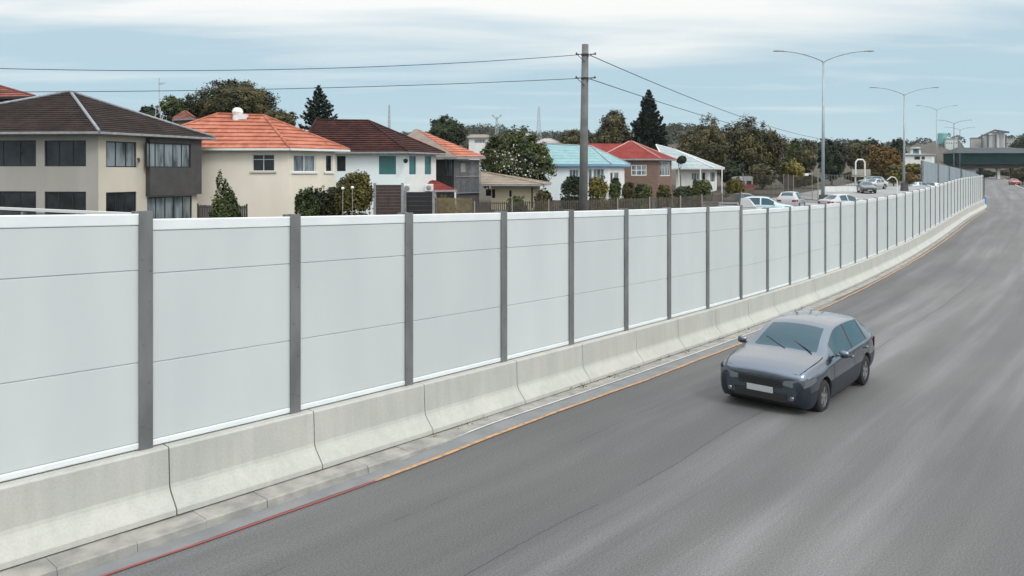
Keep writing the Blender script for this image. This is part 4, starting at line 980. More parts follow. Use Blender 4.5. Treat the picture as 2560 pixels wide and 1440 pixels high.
tree("dark green hedge bush below the lace curtained window", 732, 812, 468, 570, 43, "green", 4200, 41, name="shrub", cat="shrub", leaf=.14)
tree("rounded hedge bush beside the garden lamp", 786, 864, 464, 570, 43.5, "olive", 4200, 42, name="shrub", cat="shrub", leaf=.14)
tree("tall golden olive willowy shrub at the corner of the pale house", 832, 934, 420, 570, 43, "yellow", 7500, 43, name="shrub", cat="shrub", leaf=.15, nl=20)
tree("dark low shrub left of the concrete pole foot", 1395, 1462, 442, 500, 66, "dark", 2600, 44, name="shrub", cat="shrub", leaf=.2)
tree("yellow green pointed shrub right of the concrete pole", 1468, 1522, 438, 510, 62, "yellow", 3200, 45, name="shrub", cat="shrub", leaf=.17)
tree("dark green shrub before the white french windows", 1520, 1556, 444, 510, 63, "green", 2600, 46, name="shrub", cat="shrub", leaf=.17)
tree("green clipped shrub below the brick house wall, left one", 1552, 1590, 455, 510, 64, "olive", 2200, 47, name="shrub", cat="shrub", leaf=.17)
tree("green clipped shrub below the white framed window of the brick house", 1584, 1632, 455, 510, 64.5, "green", 2600, 48, name="shrub", cat="shrub", leaf=.17)
tree("green shrub at the right corner of the brick house", 1640, 1680, 460, 512, 65, "olive", 2200, 49, name="shrub", cat="shrub", leaf=.17)
tree("bushy green shrub in front of the pale roofed house", 1726, 1780, 446, 512, 70, "green", 2600, 50, name="shrub", cat="shrub", leaf=.19)
tree("dark low shrub under the white veranda posts", 1682, 1734, 462, 512, 70, "dark", 2200, 51, name="shrub", cat="shrub", leaf=.19)
tree("yellowish shrub beside the white parked truck", 1812, 1860, 444, 505, 72, "yellow", 2600, 52, name="shrub", cat="shrub", leaf=.19)
tree("small round topped dark tree at the corner of the brick house roof", 1690, 1716, 389, 412, 96, "dark", 1400, 53, leaf=.22)
tree("ivy coloured shrub against the bungalow fence", 1262, 1320, 488, 540, 52, "green", 2600, 54, name="shrub", cat="shrub", leaf=.14)
tree("dull green shrub behind the bamboo screen", 1090, 1140, 488, 540, 53, "olive", 2600, 55, name="shrub", cat="shrub", leaf=.14)
tree("dark overgrown shrub beside the bungalow doorway", 1335, 1385, 472, 520, 60, "olive", 2400, 56, name="shrub", cat="shrub", leaf=.17)
# far wood on the hills: one mass
rs = np.random.default_rng(99)
P = []
for i in range(620):
    d = rs.uniform(300, 620); px = rs.uniform(900, 2640); x = gx(px, d)
    if px > 2380 and d < 440 or px > 2262 and d < 540: continue
    if rs.uniform() < .35 and px > 1900: continue
    h = rs.uniform(2.5, 5.0); w = h * rs.uniform(.7, 1.3); m_ = 90
    u = unit(rs, m_); u[:, 2] = np.abs(u[:, 2]); P.append(u * np.array([w, w, h * 1.15]) * rs.uniform(.7, 1.05, (m_, 1)) + np.array([x, d, ground_z(x, d) - .2]))
for i in range(150):
    d = rs.uniform(500, 612); px = rs.uniform(1140, 1480); x = gx(px, d); h = rs.uniform(3.0, 7.5); w = h * rs.uniform(.6, 1.1); m_ = 110
    u = unit(rs, m_); u[:, 2] = np.abs(u[:, 2]); P.append(u * np.array([w, w, h * 1.1]) * rs.uniform(.7, 1.05, (m_, 1)) + np.array([x, d, ground_z(x, d) - .2]))
p = np.concatenate(P); nr = unit(rs, len(p)); o = leaf_cloud("far_woods", p, nr, 1.35, LF["far"], None, rs); o["kind"] = "stuff"

# ------------------------------------------------------------------ poles, wires, lamps, masts
M_pole = mat("concrete_pole", (0.095, 0.10, 0.098), 0.9, (0.135, 0.14, 0.135), 2.0, bump=0.2, bscale=20)
M_lamp = mat("galvanised_lamp_pole", (0.24, 0.29, 0.31), 0.5, (0.31, 0.36, 0.38), 2.0, metal=0.35)
M_wire = mat("black_cable", (0.025, 0.025, 0.027), 0.6)
pd = 47; pb = at(1457, 530, pd); zg_ = ground_z(pb.x, pd); pt = at(1463, 111, pd)
up = thing("utility_pole", (pb.x, pd, zg_), "tall grey concrete utility pole carrying cables", "utility pole")
k = MB(); k.tube([(pb.x, pd, zg_ - .3), lerp(Vector((pb.x, pd, zg_)), pt, .5), pt], [0.285, 0.25, 0.205], 14); k.build("pole", M_pole, up, origin=up.location, smooth=True)
for py in (137, 196):
    k = MB(); c = lerp(Vector((pb.x, pd, zg_)), pt, (at(0, py, pd).z - zg_) / (pt.z - zg_)); k.beam(c + Vector((-.55, -.24, 0)), c + Vector((.6, -.24, 0)), .06, .05)
    k.beam(c + Vector((-.5, -.2, -.02)), c + Vector((-.05, -.24, -.45)), .035, .035); k.beam(c + Vector((.5, -.2, .05)), c + Vector((.1, -.24, -.2)), .035, .035)
    k.lathe([(.235, -.06), (.245, -.05), (.245, .05), (.235, .06)], c, n=14)
    for sx in (-.55, .6): k.lathe([(.03, -.04), (.06, 0), (.05, .07), (.02, .12)], c + Vector((sx, -.24, 0)), n=8)
    k.build("bracket", M_wire, up, origin=up.location)
def cable(name, a, b, sag, label, r=0.022, n=28):
    k = MB(); pts = [lerp(a, b, i / n) - Vector((0, 0, 4 * sag * (i / n) * (1 - i / n))) for i in range(n + 1)]
    k.tube(pts, r, 5, caps=False); tag(k.build("cable", M_wire, origin=a), label, "cable", "overhead cables")
cable("c", at(1447, 137, pd - .3), at(-320, 160, 40), 0.62, "upper overhead cable running left from the concrete pole", .02)
cable("c", at(1447, 196, pd - .3), at(-320, 228, 42), 0.30, "lower overhead cable running left from the concrete pole, above the house roofs", .02)
cable("c", at(1477, 139, pd - .3), at(2116, 352, 150), 1.35, "upper overhead cable running right from the concrete pole towards the far trees", .028)
cable("c", at(1477, 198, pd - .3), at(2040, 352, 150), 0.75, "lower overhead cable running right, passing in front of the dark pine", .028)
def lamp_post(px, pytop, d, label, sc_=1.0, asym=1.0, dark=False, spread=3.9, z_base=None, arms=(-1, 1)):
    x = gx(px, d); zg_ = ground_z(x, d); ztop = at(0, pytop, d).z; root = thing("street_lamp", (x, d, zg_), label, "street lamp", "double-armed street lamps"); L = root.location
    k = MB(); k.tube([(x - .08 * sc_, d, zg_ - .3), (x, d, ztop)], [0.17, 0.085], 10); k.build("pole", M_lamp if not dark else M_post, root, origin=L, smooth=True)
    if not dark:
        k = MB(); k.hexa([(x - .42, d - .4, zg_ - .3), (x + .42, d - .4, zg_ - .3), (x + .42, d + .4, zg_ - .3), (x - .42, d + .4, zg_ - .3)], [(x - .3, d - .3, zg_ + 1.1), (x + .3, d - .3, zg_ + 1.1), (x + .3, d + .3, zg_ + 1.1), (x - .3, d + .3, zg_ + 1.1)])
        k.build("plinth", M_dark, root, origin=L)
    for s in arms:
        k = MB(); pts = [Vector((x, d, ztop - .1))]
        for t_ in (.06, .14, .28, .45, .65, .85, 1.0): pts.append(Vector((x + s * spread * (t_ * 0.98), d, ztop + .95 * (1 - (1 - t_) ** 1.9))))
        k.tube(pts, [.075] + [.06] * 4 + [.05] * 3, 8); arm = k.build("arm", M_lamp if not dark else M_post, root, origin=L, smooth=True)
        e = pts[-1]; k = MB(); hl = 0.62
        o0 = len(k.v)
        for q, (wd, hh) in ((-.1, (.06, .05)), (.15, (.15, .10)), (.45, (.19, .12)), (.75, (.13, .08)), (.85, (.02, .02))):
            for a_ in range(8):
                an = 2 * math.pi * a_ / 8; k.v.append((e.x + s * q, d + wd * math.cos(an), e.z + .02 + hh * math.sin(an) * (1.0 if math.sin(an) > 0 else .55)))
        for i in range(4):
            for a_ in range(8): k.f.append((o0 + i * 8 + a_, o0 + i * 8 + (a_ + 1) % 8, o0 + i * 8 + 8 + (a_ + 1) % 8, o0 + i * 8 + 8 + a_))
        k.f += [tuple(o0 + a_ for a_ in range(8)), tuple(o0 + 32 + a_ for a_ in range(8))]
        k.build("lamp_head", M_grey, root, origin=L, smooth=True)
lamp_post(2059, 154, 70, "tallest double-armed street lamp, nearest of the row, beside the tall wire fence")
lamp_post(2261, 237, 102, "second double-armed street lamp, behind the white wall near the retaining wall")
lamp_post(2342, 275, 168, "third double-armed street lamp, standing before the teal tower")
lamp_post(2385, 309, 205, "fourth street lamp with dark pole before the mint works", dark=True, spread=4.2)
lamp_post(2400, 325, 262, "farthest faint street lamp, above the bridge end", dark=True, spread=4.6)
M_mast = mat("mast_steel", (0.30, 0.33, 0.35), 0.6)
def mast(px, pyt, pyb, wpx, d, label, top=0, thin=0.07):
    x = gx(px, d); zg_ = ground_z(x, d); zt_ = at(0, pyt, d).z; w = wpx / F * d / 2; root = MB(); L = Vector((x, d, zg_)); zb_ = zg_ - .5; n = 10
    for sx, sy in ((-1, -1), (1, -1), (1, 1), (-1, 1)): root.tube([(x + sx * w, d + sy * w, zb_), (x + sx * w * .25, d + sy * w * .25, zt_)], thin, 4)
    for i in range(n):
        f0, f1 = i / n, (i + 1) / n; w0, w1 = w * (1 - .75 * f0), w * (1 - .75 * f1); z0, z1 = lerp(zb_, zt_, f0), lerp(zb_, zt_, f1)
        for y in (-1, 1): root.tube([(x - w0, d + y * w0, z0), (x + w1, d + y * w1, z1)], thin * .6, 4); root.tube([(x + w0, d + y * w0, z0), (x - w1, d + y * w1, z1)], thin * .6, 4)
        root.tube([(x - w1, d - w1, z1), (x + w1, d - w1, z1)], thin * .6, 4)
    if top:
        for s_ in (-1, 1): root.tube([(x, d, zt_ - 1.5), (x + s_ * top, d, zt_ + .6)], thin * 1.5, 5); root.beam((x + s_ * top * .8, d, zt_), (x + s_ * top * 1.3, d, zt_ + 1), .5, .8)
    return tag(root.build("lattice_mast", M_mast, origin=L), label, "mast", "lattice masts on the skyline")
mast(973, 262, 312, 9, 300, "slim lattice mast rising over the dark red roof ridge", thin=.10)
mast(1347, 267, 322, 14, 420, "pointed lattice mast on the hilltop left of the concrete pole", thin=.13)
mast(1242, 292, 320, 12, 380, "short lattice mast with spreading antennas above the blossoming tree", top=1.8, thin=.13)
x = gx(398, 66); zg_ = ground_z(x, 66); root = thing("antenna_mast", (x, 66, zg_), "thin aerial mast with lattice base behind the brown roof", "mast"); k = MB(); zt, zm_ = at(0, 195, 66).z, at(0, 268, 66).z
for sx, sy in ((-1, -1), (1, -1), (0, 1)): k.tube([(x + sx * .32, 66 + sy * .32, zg_ - .3), (x + sx * .2, 66 + sy * .2, zm_)], .035, 5)
for i in range(22):
    z0, z1 = lerp(zg_, zm_, i / 22), lerp(zg_, zm_, (i + 1) / 22); s_ = -1 if i % 2 else 1; k.tube([(x - s_ * .28, 65.7, z0), (x + s_ * .26, 65.7, z1)], .02, 4)
k.build("lattice", M_mast, root, origin=root.location); k = MB(); k.tube([(x, 66, zm_ - .5), (x, 66, zt)], .03, 5)
for dz_, l_ in ((-.45, .6), (-.55, .35)): k.tube([(x - .05, 66, zt + dz_), (x + l_, 66, zt + dz_ + .03)], .03, 5)
k.build("aerial", M_mast, root, origin=root.location)

# ------------------------------------------------------------------ fences, gates, small street furniture
M_fence = mat("weathered_fence", (0.050, 0.042, 0.035), 0.9, (0.085, 0.073, 0.06), 2)
M_fpost = mat("pale_fence_post", (0.22, 0.205, 0.185), 0.8)
def fence(label, pts, h, sp=0.115, w=0.055, post_sp=2.1, m=M_fence, pm=M_fpost, name="fence", cat="fence", wire=False):
    P_ = [v3(px, d) for px, d in pts]; root = thing(name, (P_[0].x, P_[0].y, ground_z(P_[0].x, P_[0].y)), label, cat); k = MB(); posts = []
    for q0, q1 in zip(P_[:-1], P_[1:]):
        L = (q1 - q0).length; t_ = (q1 - q0) / L; az = math.atan2(t_.y, t_.x); nn_ = int(L / sp)
        for i in range(nn_):
            q = q0 + t_ * (i + .5) * L / nn_; z = ground_z(q.x, q.y); hh = h * (1 - .02 * rnd.random())
            k.box((q.x, q.y, z + .03), w, .018, hh, az)
        for f in ((.12, .55, .97) if wire else (.2, .95)):
            m_ = max(1, int(L / 3))
            for i in range(m_):
                a_, b_ = q0 + t_ * L * i / m_, q0 + t_ * L * (i + 1) / m_; nrm_ = Vector((t_.y, -t_.x, 0)) * -.03
                k.beam(Vector((*(a_ + nrm_).xy, ground_z(a_.x, a_.y) + h * f)), Vector((*(b_ + nrm_).xy, ground_z(b_.x, b_.y) + h * f)), .035, .05)
        npst = max(1, int(L / post_sp))
        for i in range(npst + 1): posts.append((q0 + t_ * L * i / npst, az))
    k.build("pickets", m, root, origin=root.location)
    for q, az in posts:
        z = ground_z(q.x, q.y); b_ = MB(); b_.box((q.x + math.sin(az) * .05, q.y - math.cos(az) * .05, z - .2), .07, .07, h + .3, az); b_.build("post", pm, root, origin=(q.x, q.y, z))
    return root
fence("long brown picket fence with pale posts along the house gardens", [(1186, 50), (1460, 52), (1700, 55), (1852, 59)], 2.05, sp=.13, w=.075)
fence("tall brown wire mesh fence between the clump of trees and the first lamp post", [(1858, 88), (1960, 84), (1985, 78), (2046, 74)], 2.6, sp=.16, w=.03, wire=True, post_sp=2.6)
fence("dark wooden fence panel behind the feathery upright shrub", [(496, 43), (560, 42.8), (618, 42.6)], 2.35, sp=.10, w=.085, m=M_dark, pm=M_dark)
fence("dark steel railing on the pale boundary wall of the car park", [(2062, 112), (2140, 110)], 2.0, sp=.35, w=.06, m=M_post, pm=M_post)
k = MB(); q0, q1 = v3(2062, 100), v3(2146, 100)
for i in range(6):
    a_, b_ = lerp(q0, q1, i / 6), lerp(q0, q1, (i + .97) / 6); z = ground_z(a_.x, a_.y); k.beam(Vector((*a_.xy, z + .25)), Vector((*b_.xy, z + .25)), .25, .9)
tag(k.build("boundary_wall", M_white_r, origin=(*q0.xy, ground_z(q0.x, q0.y))), "low pale boundary wall at the edge of the car park", "wall")
def gate(label, px0, px1, pyt, d, slats, m, pm):
    a_, b_ = v3(px0, d), v3(px1, d); z = ground_z(a_.x, d) - .1; zt_ = at(0, pyt, d).z; root = thing("gate", (a_.x, d, z), label, "gate"); k = MB()
    for i in range(slats):
        zz = lerp(z + .1, zt_, (i + .5) / slats); k.beam(Vector((a_.x, d, zz)), Vector((b_.x, d, zz)), .04, (zt_ - z) / slats * .95)
    k.build("boards", m, root, origin=root.location)
    k = MB(); k.beam(Vector((a_.x, d + .06, zt_ - .05)), Vector((b_.x, d + .06, zt_ - .05)), .05, .08); k.beam(Vector(((a_.x + b_.x) / 2, d + .06, z)), Vector(((a_.x + b_.x) / 2, d + .06, zt_)), .05, .08); k.build("frame", m, root, origin=root.location)
    for q in (a_, b_):
        k = MB(); k.box((q.x, d, z), .16, .16, zt_ - z + .12); k.build("post", pm, root, origin=root.location)
gate("tall dark brown slatted gate beside the golden shrub", 937, 1006, 462, 50, 15, mat("brown_slats", (0.035, 0.022, 0.018), 0.8, (0.055, 0.036, 0.03), 3), M_grey)
gate("lower black boarded gate in front of the white side wall", 1013, 1084, 480, 50.5, 9, M_black, M_grey)
def ac(label, px0, px1, py0, py1, d):
    a_, b_ = at(px0, py1, d), at(px1, py0, d); root = thing("air_conditioner", ((a_.x + b_.x) / 2, d, a_.z), label, "air conditioner"); k = MB(); w = b_.x - a_.x; h = b_.z - a_.z
    k.box(((a_.x + b_.x) / 2, d, a_.z), w, .4, h); k.build("casing", M_wfr, root, origin=root.location, bevel=.03)
    k = MB(); k.lathe([(0, -.23), (h * .3, -.225), (h * .36, -.205)], ((a_.x + b_.x) / 2, d, a_.z + h / 2), 'y', 14); k.build("fan_grille", M_grey, root, origin=root.location)
    k = MB(); k.box(((a_.x + b_.x) / 2, d, ground_z(a_.x, d) - .1), w * .5, .2, a_.z - ground_z(a_.x, d) + .09); k.build("stand", M_grey, root, origin=root.location)
ac("white box unit beside the brown slatted gate", 1011, 1025, 461, 481, 54.6)
ac("white and grey box unit above the black boarded gate", 1062, 1083, 460, 478, 55.5)
fence("reed screen fence between the black gate and the picket fence", [(1088, 51.5), (1184, 51)], 2.25, sp=.06, w=.045, m=mat("reed_screen", (0.13, 0.105, 0.06), 0.9, (0.20, 0.165, 0.09), 4), pm=M_fence)
# garden lamps
for px, py, lb in ((857, 476, "white globe garden lamp, left of two by the golden shrub"), (881, 474, "white globe garden lamp, right of two by the golden shrub")):
    d = 41; x = gx(px, d); zg_ = ground_z(x, d); r_ = thing("garden_lamp", (x, d, zg_), lb, "garden lamp", "globe lamps in the garden"); zt = at(0, py, d).z
    k = MB(); k.tube([(x, d, zg_ - .1), (x, d, zt)], .018, 6); k.build("post", M_grey, r_, origin=r_.location)
    k = MB(); k.lathe([(.02, -.08), (.07, -.05), (.095, 0), (.07, .07), (.0, .095)], (x, d, zt + .1), n=12); k.build("globe", M_wfr, r_, origin=r_.location, smooth=True)
# glass balustrade on a terrace wall at the left
bp0, bp1 = Vector((gx(-500, 19.4), 19.4, 0)), Vector((gx(343, 12.6), 12.6, 0)); ztr = at(0, 536, 12.6).z
gb = thing("glass_balustrade", (bp1.x, bp1.y, ztr - 1.1), "blue tinted glass balustrade with slim pale top rail behind the near wall bay", "balustrade")
k = MB(); k.beam(bp0 + Vector((0, 0, ztr)), bp1 + Vector((0, 0, ztr)), .07, .05); k.build("top_rail", M_wfr, gb, origin=gb.location)
def glass_mat():
    m = bpy.data.materials.new("tinted_glass"); m.use_nodes = True; b = m.node_tree.nodes["Principled BSDF"]; b.inputs["Base Color"].default_value = (0.45, 0.68, 0.78, 1); b.inputs["Roughness"].default_value = 0.03; b.inputs["Transmission Weight"].default_value = 1.0; b.inputs["IOR"].default_value = 1.1; b.inputs["Specular IOR Level"].default_value = 0.8
    return m
M_tint = glass_mat(); nb_ = 8
for i in range(nb_):
    q0, q1 = lerp(bp0, bp1, (i + .015) / nb_), lerp(bp0, bp1, (i + .985) / nb_); k = MB(); k.beam(q0 + Vector((0, 0, ztr - .55)), q1 + Vector((0, 0, ztr - .55)), .014, 1.0); k.build("glass_panel", M_tint, gb, origin=gb.location)
for i in range(nb_ + 1):
    q = lerp(bp0, bp1, i / nb_); k = MB(); k.box((q.x, q.y, ztr - 1.1), .045, .045, 1.06); k.build("post", M_grey, gb, origin=gb.location)
k = MB(); k.beam(bp0 + Vector((0, 0, (ztr - 1.1 + .0) / 2)), bp1 + Vector((0, 0, (ztr - 1.1) / 2)), .25, ztr - 1.1 + .4)
tag(k.build("terrace_wall", M_greyr, origin=(bp1.x, bp1.y, 0)), "rendered terrace wall carrying the glass balustrade", "wall")
# white gantry frame, hoop pole, camera pole in the car park
d = 112; x0_, x1_ = gx(2139, d), gx(2162, d); z = ground_z(x0_, d); zt = at(0, 399, d).z; r_ = thing("sign_gantry", ((x0_ + x1_) / 2, d, z), "white double-post frame with pale panel in the car park", "sign frame")
k = MB()
for x_ in (x0_, x1_): k.tube([(x_, d, z - .2), (x_, d, zt - .4)], .11, 8)
k.tube([(x0_, d, zt - .4), (x0_ + .3, d, zt), (x1_ - .3, d, zt), (x1_, d, zt - .4)], .11, 8); k.build("frame", M_wfr, r_, origin=r_.location)
k = MB(); k.beam(at(2130, 431, d), at(2176, 431, d), .08, .95); k.beam(at(2130, 441, d), at(2172, 441, d), .3, .15); k.build("panel", mat("pale_panel", (0.20, 0.195, 0.165), 0.7, (0.30, 0.29, 0.25), 1.5), r_, origin=r_.location)
d = 84; x0_, x1_ = gx(2218, d), gx(2243, d); z = ground_z(x0_, d); r_ = MB(); zt = at(0, 442, d).z
r_.tube([(x1_, d, z - .2), (x1_, d, zt - .4), (x1_ - .25, d, zt - .08), (lerp(x0_, x1_, .4), d, zt), (x0_, d, zt - .35)], .05, 7); tag(r_.build("hoop_post", M_wfr, origin=(x1_, d, z)), "thin pale hoop-topped post in the car park", "post")
d = 80; x = gx(2030, d); z = ground_z(x, d); r_ = thing("camera_pole", (x, d, z), "thin pole with small white camera box left of the first lamp post", "camera pole"); zt = at(0, 426, d).z
k = MB(); k.tube([(x, d, z - .2), (x, d, zt)], .045, 6); k.build("pole", M_fpost, r_, origin=r_.location)
k = MB(); k.beam((x - .75, d, zt - .45), (x - .4, d, zt - .42), .22, .24); k.beam((x - .4, d, zt - .4), (x, d, zt - .35), .05, .05); k.build("camera_box", M_wfr, r_, origin=r_.location)

# ------------------------------------------------------------------ cars
def paint(name, c, metal=0.0, rough=0.3): return mat(name, c, rough, metal=metal, coat=0.8)
M_tyre = mat("tyre_rubber", (0.012, 0.012, 0.012), 0.85)
M_rim = mat("alloy_rim", (0.35, 0.36, 0.37), 0.3, metal=0.8)
M_cglass = mat("car_glass", (0.012, 0.05, 0.07), 0.05, spec=0.4)
M_lampg = mat("headlamp_glass", (0.10, 0.115, 0.13), 0.12, spec=0.6)
M_redl = mat("tail_lamp", (0.25, 0.012, 0.012), 0.15)
M_plate = mat("number_plate", (0.34, 0.36, 0.37), 0.4)
M_trim = mat("black_car_trim", (0.014, 0.014, 0.015), 0.45)
# station: x, half width, underside, shoulder, top, top half width ; x from the nose backwards
SUV = [(0.0, .60, .34, .66, .74, .50), (.06, .74, .26, .70, .80, .62), (.2, .83, .23, .77, .88, .70), (.45, .88, .22, .84, .955, .74), (.8, .90, .22, .89, 1.01, .76), (1.12, .905, .22, .93, 1.055, .75), (1.22, .905, .22, .94, 1.09, .735),
       (1.55, .905, .22, .95, 1.29, .675), (1.92, .905, .22, .96, 1.485, .615), (2.1, .905, .22, .965, 1.54, .60), (2.5, .905, .22, .97, 1.57, .60), (2.6, .905, .22, .975, 1.575, .60), (3.1, .905, .22, .985, 1.57, .595), (3.5, .90, .22, .995, 1.545, .585), (3.62, .90, .24, 1.0, 1.53, .58), (3.95, .885, .26, 1.01, 1.45, .565), (4.15, .86, .30, 1.0, 1.24, .60), (4.27, .82, .34, .95, 1.02, .66), (4.33, .72, .42, .86, .90, .60)]
SEDAN = [(0.0, .58, .32, .58, .64, .48), (.06, .72, .24, .62, .69, .60), (.2, .81, .2, .67, .76, .68), (.5, .86, .19, .74, .84, .72), (.9, .87, .19, .80, .90, .74), (1.25, .875, .19, .84, .945, .73), (1.36, .875, .19, .85, .98, .72),
         (1.75, .875, .19, .87, 1.2, .65), (2.12, .875, .19, .885, 1.36, .585), (2.35, .875, .19, .89, 1.405, .57), (2.6, .875, .19, .895, 1.415, .57), (2.7, .875, .19, .895, 1.415, .57), (3.1, .875, .19, .90, 1.40, .565), (3.4, .87, .19, .905, 1.35, .56), (3.5, .87, .2, .905, 1.31, .565), (3.95, .86, .22, .91, 1.03, .66), (4.3, .83, .26, .90, .985, .68), (4.45, .78, .32, .85, .93, .64), (4.5, .68, .38, .78, .84, .56)]
VAN = [(0.0, .66, .36, .80, .9, .58), (.06, .78, .28, .86, .98, .68), (.2, .86, .25, .95, 1.08, .74), (.4, .89, .24, 1.0, 1.16, .76), (.6, .90, .24, 1.02, 1.22, .76), (.75, .90, .24, 1.03, 1.27, .76), (.85, .905, .24, 1.04, 1.33, .75),
       (1.2, .905, .24, 1.05, 1.6, .72), (1.55, .905, .24, 1.06, 1.80, .69), (1.8, .905, .24, 1.06, 1.86, .68), (2.3, .905, .24, 1.06, 1.88, .68), (2.4, .905, .24, 1.06, 1.88, .68), (3.0, .905, .24, 1.06, 1.88, .68), (3.8, .905, .24, 1.06, 1.87, .68), (3.95, .90, .26, 1.06, 1.86, .68), (4.25, .895, .28, 1.06, 1.80, .68), (4.38, .88, .32, 1.05, 1.55, .70), (4.44, .85, .36, 1.0, 1.12, .72), (4.48, .78, .44, .9, .95, .68)]
def dense(st, xs):
    a = np.array(st); x = a[:, 0]
    def pch(c):
        h = np.diff(x); dl = np.diff(a[:, c]) / h; m = np.zeros(len(x)); m[0], m[-1] = dl[0], dl[-1]
        for k in range(1, len(x) - 1):
            if dl[k - 1] * dl[k] > 0: m[k] = 2 * dl[k - 1] * dl[k] / (dl[k - 1] + dl[k])
        o_ = []
        for q in xs:
            k = int(min(len(x) - 2, max(0, np.searchsorted(x, q, 'right') - 1))); t = (q - x[k]) / h[k]
            o_.append((2 * t**3 - 3 * t**2 + 1) * a[k, c] + (t**3 - 2 * t**2 + t) * h[k] * m[k] + (3 * t**2 - 2 * t**3) * a[k + 1, c] + (t**3 - t**2) * h[k] * m[k + 1])
        return o_
    cs = [pch(c) for c in range(1, 6)]
    return [tuple([q] + [float(v[i]) for v in cs]) for i, q in enumerate(xs)]
    return [tuple([x] + [float(np.interp(x, a[:, 0], a[:, c])) for c in range(1, 6)]) for x in xs]
def car(name, label, pos, rear_dir, st, body_m, cat="car", low_m=None, wheels=(.80, 3.42), wr=.325, detail=True, rear_lamps=True, group=None):
    """st: stations; glass lies between the stations numbered 6-8 (windscreen), 7-14 (sides) and 14-16 (rear)."""
    root = thing(name, pos, label, cat, group); root.rotation_euler = (0, 0, math.atan2(rear_dir.y, rear_dir.x))
    L = st[-1][0]; keyx = [s[0] for s in st]; arch = wr + .055
    xs = set(keyx)
    for w in wheels:
        for k in range(13): xs.add(round(w - arch * math.cos(math.pi * k / 12), 4))
    for k in range(int(L / .09)): xs.add(round(.03 + k * .09, 4))
    xs = sorted(xs); xs = [x for i, x in enumerate(xs) if i == 0 or x - xs[i - 1] > .004 or x in keyx]
    rows = dense(st, xs); V = []; W = 11
    zr_ = None
    for x, w, zb_, sh, tp, wt in rows:
        ar = 0
        for wx_ in wheels:
            if abs(x - wx_) < arch: ar = max(ar, wr + math.sqrt(max(0, arch * arch - (x - wx_) ** 2)))
        z1 = max(zb_, ar); z2 = max(zb_ + .10, ar + .004); z3 = max(z2 + .012, lerp(zb_, sh, .55)); z4 = max(z3 + .02, sh - .05); dz = max(0.0, tp - sh)
        crown = .03 + .02 * min(1, dz / .5); tumble = wt
        top6 = tp - .045 if dz > .25 else tp - .02
        prof = [(0, z1), (w * .90, z1), (w * .985, z2), (w, z3), (w * .985, z4), (w * .93 if dz < .25 else w * .945, sh + .01),
                (lerp(w * .945, tumble, .93) if dz > .25 else lerp(w * .93, tumble, .6), top6), (tumble * .97, tp - .012 if dz > .25 else tp), (tumble * .80, tp + .008), (tumble * .4, tp + crown * .9), (0, tp + crown)]
        V.append(prof)
    n = len(rows); full = []
    for i in range(n):
        x = rows[i][0]; P_ = V[i]
        ring = [(x, y, z) for y, z in P_] + [(x, -y, z) for y, z in reversed(P_[1:-1])]
        full.append(ring)
    M_ = len(full[0])
    vid = lambda i, j: i * M_ + j % M_
    allv = [p for r in full for p in r]
    ix = lambda k: xs.index(keyx[k])
    ws0, ws1, sa, sb, sc1, sd, rb0, rb1 = ix(6), ix(8), ix(7), ix(10), ix(11), ix(13), ix(14), ix(16)
    G = dict(pillar=[], body=[], windscreen=[], side_window=[], rear_window=[], under=[], low=[])
    for i in range(n - 1):
        for j in range(M_):
            f = (vid(i, j), vid(i + 1, j), vid(i + 1, j + 1), vid(i, j + 1)); jj = j if j < W - 1 else M_ - 1 - j     # mirrored row
            key = "body"
            if jj == 0: key = "under"
            elif jj in (8, 9) and ws0 <= i < ws1: key = "windscreen"
            elif jj in (8, 9) and rb0 <= i < rb1: key = "rear_window"
            elif jj == 5 and (sa <= i < sb or sc1 <= i < sd): key = "side_window"
            elif detail and jj in (5, 6) and ix(7) - 1 <= i < ix(14) and not (jj == 6): key = "pillar"
            elif low_m and jj in (1, 2): key = "low"
            elif low_m and jj in (3, 4) and i < ix(2): key = "low"
            G[key].append(f)
    def mk(nm, fs, m, smooth=True, push=0.0):
        if not fs: return None
        used = sorted({q for f in fs for q in f}); mp_ = {q: a for a, q in enumerate(used)}
        k = MB(); k.v = [allv[q] for q in used]; k.f = [tuple(mp_[q] for q in f) for f in fs]
        o = k.build(nm, m, None, smooth=smooth); o.parent = root
        if detail:
            sd = o.modifiers.new("round", 'SUBSURF'); sd.levels = sd.render_levels = 2; sd.boundary_smooth = 'PRESERVE_CORNERS'
        return o
    caps = [tuple(vid(0, j) for j in range(M_)), tuple(reversed([vid(n - 1, j) for j in range(M_)]))]
    body = mk("body", G["body"] + caps, body_m)
    mk("underbody", G["under"], M_trim); mk("windscreen", G["windscreen"], M_cglass); mk("rear_window", G["rear_window"], M_cglass); mk("shaded_lower_body", G["low"], low_m); mk("window_pillar", G["pillar"], M_trim)
    for s in (0, 1):
        for lo_, hi_ in ((sa, sb), (sc1, sd)):
            mk("side_window", [f for f in G["side_window"] if ((f[0] % M_) >= W) == bool(s) and lo_ <= f[0] // M_ < hi_], M_cglass)
    def child(k, nm, m, par=root, smooth=False, bevel=0): o = k.build(nm, m, None, smooth=smooth, bevel=bevel); o.parent = par; return o
